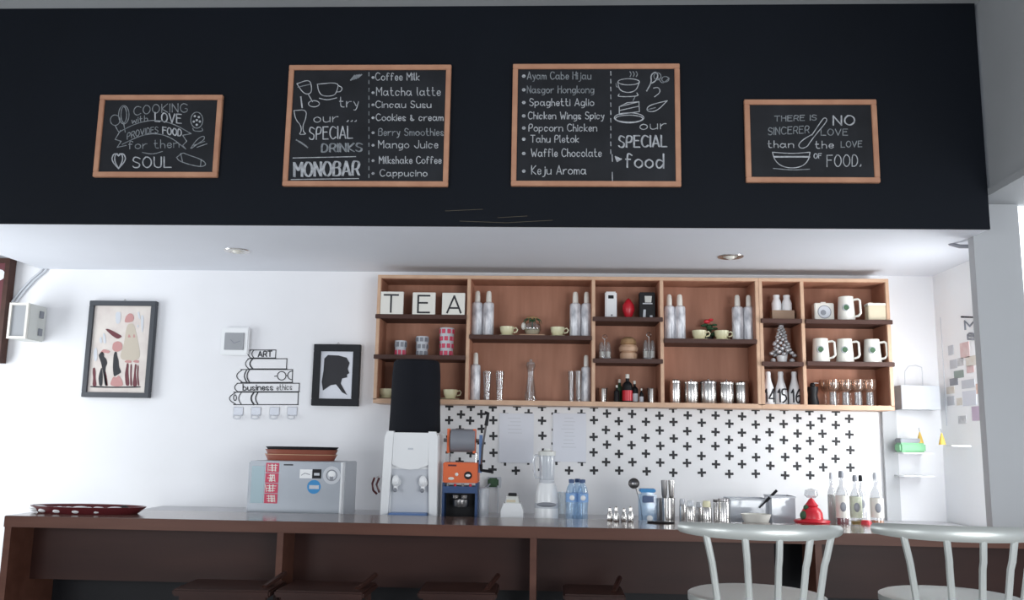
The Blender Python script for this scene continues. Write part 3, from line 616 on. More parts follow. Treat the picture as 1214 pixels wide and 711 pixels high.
# third compartment
p = base(724, '3a', 360); h = hgt(724, 346, '3a'); t = thing('white_timer', p, 'white upright device with small black window, top middle compartment', 'device')
MB().span(-.030, .030, -.018, .02, 0, h, bev=.006).build('case', 'white', t); MB().span(-.014, .014, -.0195, -.0175, h*.74, h*.86, bev=.0005).build('display', 'black', t); MB().sphere((.004, -.018, h*.14), .005, 1, .5, 1, 10, 8).build('button', 'gray', t)
p = base(745, '3a', 365); h = hgt(745, 353, '3a'); t = MB().lathe([(0, 0), (.012, 0), (.02, h*.15), (.032, h*.45), (.028, h*.68), (.012, h*.9), (0, h)], seg=18).build('red_egg_ornament', 'red', None, p); tag(t, 'red pointed egg-shaped ornament beside the white device', 'ornament')
p = base(767, '3a', 360); h = hgt(767, 347, '3a'); t = thing('black_box', p, 'black box printed with a white cup, right of the red ornament', 'box')
MB().span(-.040, .040, -.02, .03, 0, h, bev=.003).build('carton', 'black', t)
m = MB(); m.prism([(-.012, h*.62), (.02, h*.62), (.023, h*.86), (-.014, h*.86)], -.0212, -.0204); m.build('printed_cup', 'offw', t, smooth=False)
m = MB(); m.span(-.024, .026, -.0212, -.0204, h*.56, h*.60); m.prism([(-.024, h*.06), (-.01, h*.06), (-.008, h*.36), (-.02, h*.36)], -.0212, -.0204); m.prism([(.012, h*.06), (.027, h*.06), (.025, h*.15), (.013, h*.15)], -.0212, -.0204); m.build('printed_mark', 'lgray', t, smooth=False)
def cruet(px, yt, lab):
    p = base(px, '3b', 415); h = hgt(px, yt, '3b'); t = thing('cruet_set', p, lab, 'cruet', 'glass cruets on the middle shelf')
    MB().lathe([(0, 0), (.036, 0), (.037, h*.08), (.0355, h*.1), (0, h*.1)], seg=22, sy=.7).build('stand', 'steeld', t)
    for s in (-1, 1):
        q = MB().lathe([(0, h*.1), (.014, h*.1), (.0155, h*.35), (.012, h*.6), (.006, h*.72), (0, h*.72)], (s*.017, 0, 0), 14).build('cruet_bottle', 'bottle', t)
        MB().lathe([(0, .012), (.0125, .012), (.0125, h*.34), (.0, h*.34)], (s*.017, 0, 0), 12).build('contents', 'ceram', q)
    MB().tube([(0, 0, h*.1), (0, 0, h*.86)], .0025, 6).tube([(.012*math.sin(k*PI/6), 0, h*.92-.012*math.cos(k*PI/6)*.9) for k in range(13)], .002, 5).build('wire_handle', 'steel', t)
cruet(717, 397, 'glass cruet pair left of the round wooden jar'); cruet(769.5, 394, 'glass cruet pair right of the round wooden jar')
p = base(745, '3b', 415); h = hgt(745, 399, '3b'); t = thing('wooden_jar', p, 'round wooden stacked jar between the two cruet pairs', 'jar')
MB().lathe([(0, 0), (.040, 0), (.044, h*.14), (.044, h*.28), (.036, h*.34), (.036, h*.36)], seg=24).build('jar_base', 'tan', t)
MB().lathe([(.030, h*.34), (.046, h*.38), (.05, h*.52), (.040, h*.64), (.03, h*.66)], seg=24).build('jar_body', 'tan', t)
MB().lathe([(.032, h*.64), (.042, h*.70), (.036, h*.88), (.018, h*.98), (0, h)], seg=24).build('jar_lid', 'wicker', t)
for px, lab, k in ((714.5, 'small steel cup in the lower left of the middle compartment', 0), (772.5, 'small steel cup in the lower right of the middle compartment', 1)):
    p = base(px, 'f', 468); h = hgt(px, 460, 'f'); t = MB().lathe([(0, 0), (.019, 0), (.0235, h*.94), (.026, h), (.0235, h), (.018, .004), (0, .004)], seg=22).build('steel_cup', 'steel', None, p); tag(t, lab, 'cup', 'steel cups in the middle compartment')
def dbottle(px, yt, r, lab, body, lm=None, dy=0, capm='ceram', neck=.35):
    p = base(px, 'f', 465)+Vector((0, dy, 0)); h = hgt(px, yt, 'f', DI+dy); t = thing('sauce_bottle', p, lab, 'bottle', 'dark bottles in the middle compartment')
    MB().lathe([(0, 0), (r, 0), (r, h*.58), (r*.85, h*.66), (r*neck, h*.74), (r*neck, h*.86), (0, h*.86)], seg=18).build('bottle_body', body, t)
    MB().lathe([(r*.42, h*.84), (r*.4, h*.98), (0, h)], seg=14).build('cap', capm, t)
    if lm: MB().lathe([(r+.0006, h*.06), (r+.0006, h*.42)], seg=18).build('label_band', lm, t)
dbottle(743.5, 443, .026, 'tall dark bottle with a red label in the middle of the lower compartment', 'black', 'red', -.02)
dbottle(731, 456, .014, 'small dark bottle left of the red labelled one', 'black', None, -.01)
dbottle(752.5, 451, .019, 'dark bottle with grey side right of the red labelled one', 'black', 'lgray', .012)
dbottle(735.5, 449, .018, 'dark green bottle behind the red labelled one', 'leaf', None, .055)
dbottle(760, 460, .010, 'thin small bottle nearest the right steel cup', 'black', 'lgray', -.02)
# canisters
for k, (a, b, yt, kind) in enumerate(((793, 807, 448.5, 0), (811, 828, 450, 1), (830, 849.5, 449.5, 2), (853, 870, 450.5, 1), (871.5, 887.5, 451, 0))):
    c = (a+b)/2; p = base(c, 'f', 465, DI+.005); h = hgt(c, yt, 'f', DI+.005); r = wid(a, b, 465)/2
    t = thing('canister', p, ['first shiny steel canister from the left, striped', 'second shiny steel canister, with knob lid', 'widest shiny steel canister, in the middle of the five', 'fourth shiny steel canister, with knob lid', 'rightmost shiny steel canister by the cabinet joint'][k], 'canister', 'steel canisters in a row')
    MB().lathe([(0, 0), (r*.95, 0), (r, .004), (r, h*.84), (r*.97, h*.86)], seg=28).build('canister_body', 'steel', t)
    l = MB().lathe([(r*1.02, h*.82), (r*1.03, h*.90), (r*.8, h*.95), (0, h*.96)], seg=28).build('lid', 'steeld' if kind == 2 else 'steel', t)
    if kind: MB().sphere((0, 0, h*.98), .006, 1, 1, 1, 10, 8).build('knob', 'steel', l)
# fifth compartment
p = base(927, '5a', 370); h = hgt(927, 350, '5a'); t = thing('shaker_carton', p, 'kraft carton tray holding two white bottles, top of the narrow compartment', 'carton')
MB().span(-.056, .056, -.028, -.0255, 0, h*.4).span(-.056, .056, .029, .0315, 0, h*.4).span(-.056, -.0535, -.0255, .029, 0, h*.4).span(.0535, .056, -.0255, .029, 0, h*.4).span(-.0535, .0535, -.0255, .029, 0, .002).build('carton_tray', 'kraft', t)
for s in (-1, 1):
    bb = MB().lathe([(0, 0), (.024, 0), (.025, h*.66), (.02, h*.78), (.016, h*.84), (.0175, h*.98), (0, h)], seg=18).build('white_bottle', 'white', None, p+Vector((s*.026, .002, .003)))
    tag(bb, ('left' if s < 0 else 'right')+' white bottle standing in the kraft carton', 'bottle', 'white bottles in the carton')
p = base(927, '5b', 420); h = hgt(927, 384, '5b'); t = thing('tinsel_tree', p, 'small silvery tinsel tree in a white pot', 'ornament')
MB().lathe([(0, 0), (.022, 0), (.028, h*.2), (0, h*.2)], seg=16).build('pot', 'white', t)
m = MB()
for k in range(70):
    f = (k+.5)/70; a = k*2.4; r = (1-f)*.052*random.uniform(.6, 1.1)+.006; m.sphere((r*math.cos(a), r*math.sin(a)*.7, h*(.2+.76*f)), .011*(1.15-.5*f), 1, 1, .8, 7, 5)
tag(m.build('tinsel', 'tinsel', t), None, None, kind='stuff')
MB().sphere((0, 0, h*.97), .010, 1, 1, 1, 10, 8).build('tree_top', 'silver', t)
for s in (-1, 1): MB().sphere((s*.048, -.01, .014), .013, 1, 1, 1, 10, 8).build('bauble', 'tinsel', t)
for px, s in ((911, '14'), (926, '15'), (942, '16')):
    p = base(px, 'f', 465); h = hgt(px, 440.5, 'f'); t = thing('numbered_bottle', p, 'white milk bottle numbered '+s+{'14': ', leftmost of the three', '15': ', in the middle of the three', '16': ', rightmost of the three'}[s], 'bottle', 'white numbered bottles')
    MB().lathe([(0, 0), (.029, 0), (.0305, .006), (.0305, h*.36), (.026, h*.52), (.0165, h*.7), (.0125, h*.85), (.014, h*.94), (.012, h), (0, h)], seg=24).build('bottle_body', 'white', t)
    st, adv = layout(s); m = MB(); sc = .066/7; R = .0312
    for pl in st:
        pl2 = []
        for (ax, ay), (bx, by) in zip(pl, pl[1:]):
            for q in range(4): pl2.append((ax+(bx-ax)*q/4, ay+(by-ay)*q/4))
        pl2.append(pl[-1]); pts = []
        for x, y in pl2:
            an = (x-adv/2)*sc*.56/R; pts.append((R*math.sin(an), -R*math.cos(an), .012+y*sc))
        m.tube(pts, .0042, 5)
    m.build('number', 'ink', t)
# mugs
def mug(px, key, py, yt, lab):
    D_ = 4.49; p = base(px, key, py, D_); h = hgt(px, yt, key, D_); t = thing('mug', p, lab, 'mug', 'white mugs with round emblem')
    MB().lathe([(0, 0), (.042, 0), (.043, .004), (.036, h-.004), (.0355, h), (.033, h), (.038, .008), (0, .008)], seg=28).build('mug_body', 'ceram', t)
    MB().tube([(x*.86, -x*.50, z) for x, z in ((.034, h*.86), (.058, h*.88), (.068, h*.82), (.070, h*.3), (.060, h*.2), (.039, h*.16))], .0058, 8).build('handle', 'ceram', t)
    rot = Matrix.Rotation(PI/2, 4, 'X')
    e = MB(); R = .0405
    e.lathe([(0, .0), (.018, 0), (.018, -.006)], (-.012, -.0395, h*.52), 18, rot=rot); q = e.build('emblem', 'inkg', t)
    MB().lathe([(0, 0), (.0135, 0), (.0135, -.002)], (-.012, -.0402, h*.52), 12, rot=rot).build('emblem_centre', 'leaf', q)
mug(1003, '6a', 365, 352, 'white mug on the top right shelf between two square boxes')
mug(973, '6b', 415, 401.5, 'left white mug of the row of three on the middle right shelf'); mug(1001.5, '6b', 415, 402, 'middle white mug of the row of three'); mug(1034, '6b', 415, 402.5, 'right white mug of the row of three')
p = base(976, '6a', 370); h = hgt(976, 358, '6a'); t = thing('square_clock', p, 'white square box with a round dial, left of the top right mug', 'clock')
w2 = wid(965, 988, 368)/2; MB().span(-w2, w2, -.02, .035, 0, h*.93, bev=.004).build('case', 'ceram', t)
rot = Matrix.Rotation(PI/2, 4, 'X')
d_ = MB().lathe([(.030, 0), (.034, .0), (.034, -.003), (.030, -.003)], (0, -.0215, h*.48), 28, rot=rot).build('dial_rim', 'gray', t)
MB().lathe([(0, .0), (.030, 0)], (0, -.0212, h*.48), 28, rot=rot).build('dial_face', 'lgray', t)
MB().sphere((-.006, -.0212, h*.45), .014, 1, .1, 1).build('dial_figure', 'gray', t)
MB().span(-.012, .012, -.005, .01, h*.93, h).build('top_button', 'ceram', t)
p = base(1038.5, '6a', 370, 4.465); h = hgt(1040, 358.5, '6a', 4.465); t = thing('beige_box', p, 'small beige square box at the right end of the top right shelf', 'box')
MB().span(-.044, .044, -.02, .035, 0, h*.92, bev=.003).build('box_body', 'beige', t); MB().span(-.046, .046, -.021, .036, h*.80, h*.94, bev=.002).build('lid', 'ceram', t); MB().span(-.03, -.015, -.005, .01, h*.94, h).build('lid_tab', 'beige', t)
# grinder and glasses
p = base(963.5, 'f', 465); h = hgt(963, 453, 'f'); t = thing('black_grinder', p, 'black pepper grinder in the lower right compartment corner', 'grinder')
MB().lathe([(0, 0), (.028, 0), (.03, h*.1), (.022, h*.45), (.026, h*.62), (.028, h*.8), (0, h*.82)], seg=20).build('grinder_body', 'black', t)
MB().sphere((0, 0, h*.88), .014, 1, 1, .9).build('knob', 'black', t); MB().tube([(0, 0, h*.97), (.03, 0, h*.97)], .003, 6).build('crank', 'steel', t)
for k, px in enumerate((987.5, 1002.5, 1017, 1031)):
    p = base(px, 'f', 465, DI-.01); h = hgt(px, 450, 'f'); t = thing('goblet', p, ['leftmost', 'second', 'third', 'rightmost'][k]+' footed clear glass of the row below the mugs', 'glass', 'footed glasses below the mugs')
    MB().lathe([(0, 0), (.019, 0), (.018, .006), (.016, h*.52), (.015, h*.52), (.017, .006)], seg=20).build('foot', 'bottle', t)
    MB().lathe([(.015, h*.52), (.028, h*.62), (.033, h*.8), (.031, h), (.029, h), (.031, h*.8), (.026, h*.63), (0, h*.55)], seg=20).build('bowl', 'agl', t)
    p = base(px-9, 'f', 465, DI+.055)
    g2 = MB().lathe([(0, 0), (.028, 0), (.006, .006), (.005, h*.5), (.022, h*.62), (.032, h*.8), (.028, h*1.02), (.026, h*1.02), (.03, h*.8), (.02, h*.64), (0, h*.54)], seg=20).build('wine_glass', 'agl', None, p)
    tag(g2, ['leftmost', 'second', 'third', 'rightmost'][k]+' wine glass in the back row behind the footed glasses', 'glass', 'wine glasses in the back row')
# ================================================================ counter
xc0 = P(5, 613, DC).x; xc1 = 3.2; zc = zcnt; tk = .045; DBK = 4.0
t = thing('bar_counter', (0, DC, 0), 'long dark wooden bar counter with open front bays', 'counter')
MB().span(xc0, xc1, .004, DBK-DC, zc-.012, zc, bev=.002).build('countertop', 'counter', t)
MB().span(xc0, xc1, 0, .03, zc-tk, zc-.001, bev=.002).build('front_edge', 'cwood2', t)
MB().span(xc0, xc1, .03, DBK-DC, zc-tk, zc-.012).build('top_core', 'cwood', t)
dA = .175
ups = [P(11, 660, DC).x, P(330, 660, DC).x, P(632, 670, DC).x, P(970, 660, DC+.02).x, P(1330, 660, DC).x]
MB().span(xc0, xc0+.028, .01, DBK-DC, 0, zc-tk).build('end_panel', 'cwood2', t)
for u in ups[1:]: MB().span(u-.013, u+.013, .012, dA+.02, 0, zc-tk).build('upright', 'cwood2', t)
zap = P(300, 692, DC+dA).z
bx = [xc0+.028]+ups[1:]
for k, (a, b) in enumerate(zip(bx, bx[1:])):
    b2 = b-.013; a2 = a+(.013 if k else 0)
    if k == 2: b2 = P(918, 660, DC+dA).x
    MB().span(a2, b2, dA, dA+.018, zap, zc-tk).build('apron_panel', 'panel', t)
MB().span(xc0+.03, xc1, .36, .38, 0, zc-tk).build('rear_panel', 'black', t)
# back bench
zbn = zc-.03
t = thing('back_bench', (0, DBK+.02, 0), 'lower work bench along the wall behind the counter', 'bench')
MB().span(xc0+.2, xw-.01, 0, DW-DBK-.022, zbn-.03, zbn).build('bench_top', 'bench', t)
MB().span(xc0+.2, xw-.01, .03, DW-DBK-.03, 0.02, zbn-.03).build('bench_base', 'offw', t)
def at(px, D, z=zbn, py=600): r = ray(px, py); return Vector((r.x*D/r.y, D, z))
def hz(px, yt, D, z=zbn): return P(px, yt, D).z-z
# ---- tray on counter at left
D = DC+.2; p = at(105, D, zc); t = thing('serving_tray', p, 'dark red oval serving tray with white lace print, on the counter at far left', 'tray')
R = wid(38, 172, 605, D)/2
MB().lathe([(0, 0), (R*.86, 0), (R, .026), (R*1.01, .030), (R*.98, .030), (R*.84, .005), (0, .005)], seg=48, sy=.42).build('tray_body', 'tray', t)
m = MB()
for k in range(46):
    a = k*2*PI/46; f = .55+.3*((k*7) % 3)/2; m.sphere((R*f*math.cos(a)-.02, R*.42*f*math.sin(a), .012), .014, 1.4, 1, .6, 8, 6)
m.build('lace_print', 'white', t)
m = MB()
for x in (-.2, -.02, .13): m.sphere((x*1.0, -.03, .02), .03, 1.3, .8, .35, 10, 6)
m.build('lace_bow', 'white', t)
MB().sphere((.155, 0, .024), .02, 1, .8, .5, 10, 6).build('dark_flower', 'black', t)
# ---- fridge
D = 4.06; x0, x1 = at(294.5, D, 0, 560).x, at(406, D, 0, 560).x; zF = P(350, 547, D).z; xm = (x0+x1)/2; hw = (x1-x0)/2
t = thing('mini_fridge', (xm, D, zbn), 'grey mini fridge with stickers behind the counter', 'fridge'); h = zF-zbn
MB().span(-hw, hw, 0, .045, 0, h, bev=.006).build('door', 'fridge', t)
MB().span(-hw+.002, hw-.002, .045, .055, .01, h-.005).build('door_gasket', 'black', t)
MB().span(-hw, hw, .055, .30, 0, h, bev=.004).build('fridge_body', 'lgray', t)
MB().span(hw-.008, hw+.001, -.002, .046, 0, h, bev=.001).build('door_trim', 'fridgel', t)
MB().span(-.055, -.012, -.001, 0, h-.018, h-.012).build('nameplate', 'ink', t)
def fx(px): return at(px, D, 0, 570).x-xm
def fz(py): return P(350, py, D).z-zbn
m = MB().span(fx(298), fx(313), -.0010, 0, fz(597), fz(553)).build('pale_sticker', 'trayb', t); m.data.materials[0] = mat('pale_blue_sticker', (.42, .55, .60), .5)
for k in range(4):
    z1 = fz(549+k*12.2); z0 = fz(549+k*12.2+11.4)
    o = MB().span(fx(314.5), fx(330), -.0014, 0, z0, z1, bev=.0003).build('red_sticker', 'redl', t)
    m = MB(); xx0, xx1 = fx(316.5), fx(328)
    for q in range(5):
        xa = xx0+(xx1-xx0)*random.random(); m.ribbon([(xa, z0+.006), (xa+random.uniform(-.006, .006), z1-.006)], .003, y=-.0016)
    for q in range(3):
        za = z0+(z1-z0)*(.25+.25*q); m.ribbon([(xx0+random.uniform(0, .01), za), (xx1-random.uniform(0, .01), za)], .003, y=-.0016)
    m.build('sticker_writing', 'ceram', o, smooth=False)
o = MB().span(fx(355), fx(369.5), -.0014, 0, fz(566.5), fz(556)).build('white_sticker', 'white', t)
MB().ribbon([(fx(357), fz(563)), (fx(361), fz(560.5)), (fx(367), fz(562))], .003, y=-.0016).build('sticker_writing', 'gray', o, smooth=False)
o = MB().span(fx(370), fx(380.5), -.0014, 0, fz(566.5), fz(555.5)).build('black_sticker', 'black', t)
MB().span(fx(372), fx(378.5), -.0018, -.0014, fz(563), fz(560)).build('sticker_writing', 'lgray', o, smooth=False)
o = MB().lathe([(0, .0014), (.031, .0014), (.031, 0)], (fx(372.5), 0, fz(576.5)), 28, rot=rot).build('blue_sticker', 'blues', t)
MB().span(fx(367), fx(378.5), -.0020, -.0012, fz(579), fz(574.5)).build('sticker_writing', 'lgray', o, smooth=False)
o = MB().lathe([(0, .0014), (.040, .0014), (.040, 0)], (fx(393), 0, fz(562.5)), 28, rot=rot).build('round_sticker', 'lgray', t)
m = MB().lathe([(.021, .0018), (.026, .0018)], (fx(393), 0, fz(562.5)), 20, rot=rot); m.span(fx(391), fx(395), -.002, -.0014, fz(568), fz(559)); m.build('sticker_emblem', 'gray', o)
MB().sphere((fx(393), -.0016, fz(561)), .016, 1, .05, .9, 12, 8).build('sticker_figure', 'white', o)
# trays on fridge
zt_ = zF
for k, (m_, lab, hh) in enumerate((('traybr', 'lower reddish tray on top of the fridge', .03), ('traybr', 'middle reddish tray on top of the fridge', .03), ('black', 'black tray topmost on the fridge', .022))):
    w2 = wid(315, 400, 540, 4.25)/2*(1-.0*k)
    z0 = zt_+[0.001, .022, .043][k]
    o = thing('stacked_tray', (at(357+k*.5, 4.25, 0, 540).x, 4.25, z0), lab, 'tray', 'trays stacked on the fridge')
    MB().lathe([(0, 0), (w2*.92, 0), (w2, hh-.002), (w2*1.005, hh), (w2*.98, hh), (w2*.9, .004), (0, .004)], seg=40, sy=.5).build('tray_dish', m_, o)
    MB().lathe([(w2*1.0, hh-.004), (w2*1.012, hh-.002), (w2*1.0, hh)], seg=40, sy=.5).build('tray_rim', 'tan' if k == 0 else m_, o)
# red clip hanging left of dispenser
p = P(446, 586, DW-.05); t = thing('red_tongs', p, 'small dark red tongs hanging on the wall left of the water dispenser', 'tongs')
MB().tube([(-.012, 0, .085), (-.022, 0, .055), (-.016, 0, .02), (.004, 0, .002)], .006, 6).tube([(.012, 0, .085), (.0, 0, .05), (.016, 0, .01)], .006, 6).build('tong_arm', 'tray', t)
MB().tube([(0, 0, .085), (0, .046, .09)], .003, 6).build('hook', 'steel', t)
# ---- water dispenser
D = 4.10; p = at(485, D, zbn, 580); t = thing('water_dispenser', p, 'white table water dispenser with two taps and a black covered bottle', 'water dispenser')
hw = wid(451, 518, 580, D)/2; h = hz(485, 511, D)
m = MB(); m.prism([(-hw, 0), (-hw*.94, h*.93), (-hw*.86, h), (-hw*.62, h), (-hw*.66, h*.55), (-hw*.74, 0)], 0, .03); m.prism([(hw, 0), (hw*.96, h*.93), (hw*.88, h), (hw*.62, h), (hw*.66, h*.55), (hw*.74, 0)], 0, .03); m.build('front_fin', 'white', t)
MB().span(-hw*.96, hw*.97, .03, .32, 0, h*.985, bev=.008).build('dispenser_body', 'white', t)
m = MB(); m.prism([(-hw*.62, h*.985), (hw*.62, h*.985), (hw*.64, h*.62), (hw*.3, h*.575), (-.0, h*.565), (-hw*.3, h*.575), (-hw*.64, h*.62)], .004, .03); m.build('top_panel', 'white', t)
MB().span(-.012, .012, .002, .005, h*.79, h*.81).build('badge', 'lgray', t); MB().span(-hw*.66, hw*.66, .0285, .031, .03, h*.57).build('recess_panel', 'lgray', t)
for s in (-1, 1):
    q = MB().lathe([(0, 0), (.021, 0), (.021, .022), (0, .024)], (s*.062, .03, h*.42), 20, rot=rot).build('tap', 'white', t)
    MB().sphere((s*.062, -.004, h*.44), .017, 1, 1, 1.5).build('tap_lever', 'white', q); MB().lathe([(0, 0), (.010, 0), (.009, .05), (0, .05)], (s*.062, .0, h*.32), 14).build('tap_spout', 'white', q)
    MB().sphere((s*.062, -.013, h*.335), .010, 1, .6, 1, 10, 8).build('tap_ring', 'gray', q)
MB().span(-hw*.64, hw*.66, -.05, .03, .008, .034, bev=.003).build('drip_tray', 'trayb', t)
zt2 = zbn+h; cwid = wid(463, 521.5, 470, D+.15)/2; x_ = at(493, D+.15, 0, 470).x; hh = P(493, 427.5, D+.15).z-zt2
t = MB().lathe([(cwid*.98, -.006), (cwid*1.03, .004), (cwid*1.0, hh*.3), (cwid*.97, hh*.8), (cwid*.93, hh*.97), (cwid*.84, hh), (0, hh)], seg=32).build('bottle_cover', 'cloth', t)
t.location = Vector((x_, D+.15, zt2))-p
# ---- cup sealing machine
D = 4.16; p = at(545.5, D, zbn, 580); t = thing('cup_sealer', p, 'orange and blue lever cup sealing machine with a film roll', 'machine')
def lx(px, py=580): return at(px, D, 0, py).x-p.x
def lz(py, px=545): return P(px, py, D).z-zbn
MB().span(lx(525), lx(566), -.02, .12, lz(572), lz(548), bev=.004).build('control_panel', 'orange', t)
cp = t
MB().span(lx(531), lx(541), -.0215, -.02, lz(552.5), lz(550.5)).build('panel_print', 'tray', t)
m = MB(); m.sphere((lx(535), -.021, lz(567)), .012, 1.2, .3, .6, 10, 8); m.build('rocker_switch', 'ceram', t)
m = MB(); m.sphere((lx(541.5), -.021, lz(562)), .008, 1, .3, 1, 10, 8); m.build('indicator_lamp', 'ceram', t)
q = MB().lathe([(0, .004), (.018, .004), (.018, 0)], (lx(555), -.02, lz(563)), 22, rot=rot).build('dial', 'black', t); MB().sphere((lx(555), -.026, lz(563)), .009, 1.3, .3, .7, 10, 8).build('dial_mark', 'white', q)
for xx in (524.5, 563.5): MB().span(lx(xx), lx(xx+2.8), -.01, .11, 0, lz(572)).build('side_plate', 'blue', t)
MB().span(lx(525), lx(566), -.03, .11, lz(584), lz(576), bev=.003).build('press_head', 'blue', t)
for k in range(4): MB().lathe([(0, 0), (.006, 0), (.006, .012), (0, .012)], (lx(531+k*9), -.02, lz(576)), 10).build('bolt', 'red' if k % 2 else 'steeld', t)
for k in range(2): MB().lathe([(0, 0), (.014, 0), (.016, .014), (0, .016)], (lx(541+k*10), -.02, lz(590)), 14).build('cup_holder', 'steel', t)
MB().span(lx(527.5), lx(563.5), .06, .10, .0, lz(584)).build('rear_plate', 'black', t)
MB().span(lx(525), lx(566), -.06, .10, 0, .012).build('foot_plate', 'black', t)
MB().lathe([(.032, 0), (.036, .01), (.036, .03), (.030, .03)], (lx(547), -.01, lz(600)), 18).build('cup_ring', 'steeld', t)
ry = Matrix.Rotation(PI/2, 4, 'Y'); zr = lz(522); rr = wid(0, 26, 520, D)/2
MB().lathe([(0, -.057), (rr, -.057), (rr, .057), (0, .057)], (lx(547), .04, zr), 26, rot=ry).build('film_roll', 'gray', t)
for xx in (531, 562): MB().span(lx(xx-1.5, 520), lx(xx+1.5, 520), .015, .065, lz(537), lz(508), bev=.001).build('roll_flange', 'orange', t)
MB().tube([(lx(525, 520), .04, zr), (lx(570, 520), .04, zr)], .009, 8).build('roll_axle', 'steeld', t)
m = MB()
for xx in (530, 563): m.tube([(lx(xx), .05, lz(548)), (lx(xx), .05, lz(536))], .005, 6)
m.build('roll_post', 'steel', t)
MB().span(lx(566.5), lx(570), .02, .05, lz(560), lz(515)).build('lever_post', 'trayb', t)
q = MB().tube([(lx(569), .03, lz(557)), (lx(571), -.0, lz(530)), (lx(574.5), -.03, lz(508)), (lx(576), -.04, lz(500))], .005, 6).build('lever_arm', 'steeld', t)
MB().tube([(lx(575.5), -.04, lz(504)), (lx(577.5), -.045, lz(490)), (lx(573.5), -.045, lz(489))], .009, 8).build('lever_grip', 'black', q)
MB().tube([(lx(569), .02, lz(550)), (lx(570), .02, lz(557)), (lx(583), .02, lz(558.5))], .008, 8).build('lever_elbow', 'black', t)
# cup tube
p = at(573.5, 4.2, zbn); o = MB().lathe([(0, 0), (.022, 0), (.026, hz(573, 579, 4.2)), (.02, hz(573, 577.5, 4.2)), (0, hz(573, 577.5, 4.2))], seg=20).build('stack_of_cups', 'milky', None, p); tag(o, 'stack of white plastic cups right of the cup sealing machine', 'cups')
# wall socket with plug and cable
p = P(586, 585, DW-.012); t = thing('wall_socket', p, 'wall socket with a grey plug and cable, right of the lever machine', 'socket')
MB().span(-.035, .035, -.004, .008, .03, .085, bev=.003).build('socket_plate', 'lgray', t)
MB().span(-.032, .022, -.05, -.004, .035, .08, bev=.008).build('plug', 'leaf', t)
MB().tube([(-.02, -.05, .05), (-.06, -.12, .02), (-.10, -.2, -.02), (-.12, -.24, -.04)], .005, 6).build('cable', 'gray', t)
MB().tube([(.02, -.03, .035), (.022, -.035, -.02), (.02, -.03, -.10)], .004, 6).build('hanging_cable', 'lgray', t)
# ---- kitchen scale
D = 4.1; p = at(607, D, zbn); t = thing('kitchen_scale', p, 'small white kitchen scale left of the blender', 'scale'); hw = wid(594, 620.5, 600, D)/2; h = hz(607, 586, D)
m = MB(); m.prism([(-hw, .006), (-hw, h*.42), (-hw*.75, h*.68), (hw*.75, h*.68), (hw, h*.42), (hw, .006)], 0, .12); m.build('scale_base', 'white', t)
for s in (-1, 1): MB().span(s*hw*.8-.008, s*hw*.8+.008, .0, .02, 0, .01).build('foot', 'white', t)
m = MB(); m.prism([(-hw*.62, h*.68), (-hw*.5, h*.94), (hw*.5, h*.94), (hw*.62, h*.68)], .01, .11); m.build('weighing_platform', 'offw', t)
MB().span(-.018, .02, .0, .03, h*.94, h*1.05, bev=.002).build('black_knob', 'black', t); MB().span(-.025, .015, .006, .012, h*.72, h*.8).build('yellow_mark', 'beige', t)
# ---- blender
D = 4.15; p = at(648, D, zbn); t = thing('blender', p, 'white blender with a clear jug', 'blender'); h = hz(648, 572, D); hw = wid(634, 662, 600, D)/2; H2 = hz(648, 532, D)
MB().lathe([(0, 0), (hw*1.05, 0), (hw*1.02, .02), (hw*1.0, h*.45), (hw*.95, h*.7), (hw*.82, h*.92), (hw*.68, h), (0, h)], seg=32, sy=.9).build('motor_base', 'white', t)
MB().lathe([(hw*1.02, h*.36), (hw*1.025, h*.38), (hw*1.012, h*.48), (hw*1.0, h*.49)], seg=32, sy=.9).build('control_band', 'lgray', t)
m = MB(); m.sphere((0, -hw*.86, h*.46), .036, 1.25, .25, .30); m.build('control_dial', 'gray', t)
MB().lathe([(0, 0), (hw*1.06, 0), (hw*1.06, .006), (0, .006)], seg=32, sy=.9).build('base_foot', 'black', t)
MB().lathe([(hw*.60, h), (hw*.62, h+.01), (hw*.70, H2*.93), (hw*.67, H2*.93), (hw*.58, h+.012), (0, h+.012)], seg=28).build('jug', 'milky', t)
MB().lathe([(hw*.72, H2*.91), (hw*.74, H2*.94), (hw*.72, H2*.965), (hw*.3, H2*.98), (hw*.28, H2), (0, H2)], seg=28).build('jug_lid', 'offw', t)
MB().lathe([(hw*.62, h-.003), (hw*.66, h+.004), (hw*.62, h+.014)], seg=28).build('jug_collar', 'lgray', t)
MB().tube([(-hw*.66, 0, H2*.9), (-hw*1.0, 0, H2*.91), (-hw*1.12, 0, H2*.84), (-hw*1.1, 0, h*1.3), (-hw*.95, 0, h*1.12), (-hw*.62, 0, h*1.12)], .006, 8).build('jug_handle', 'milky', t)
MB().tube([(.0, -.03, h+.02), (.0, -.03, H2*.85)], .004, 5).build('jug_scale', 'lgray', t)
MT['palelabel'] = mat('pale_blue_label', (.22, .38, .66), .5)
MT['green_ink'] = mat('pale_green_label', (.48, .54, .38), .6, scale=40, col2=(.68, .70, .60))
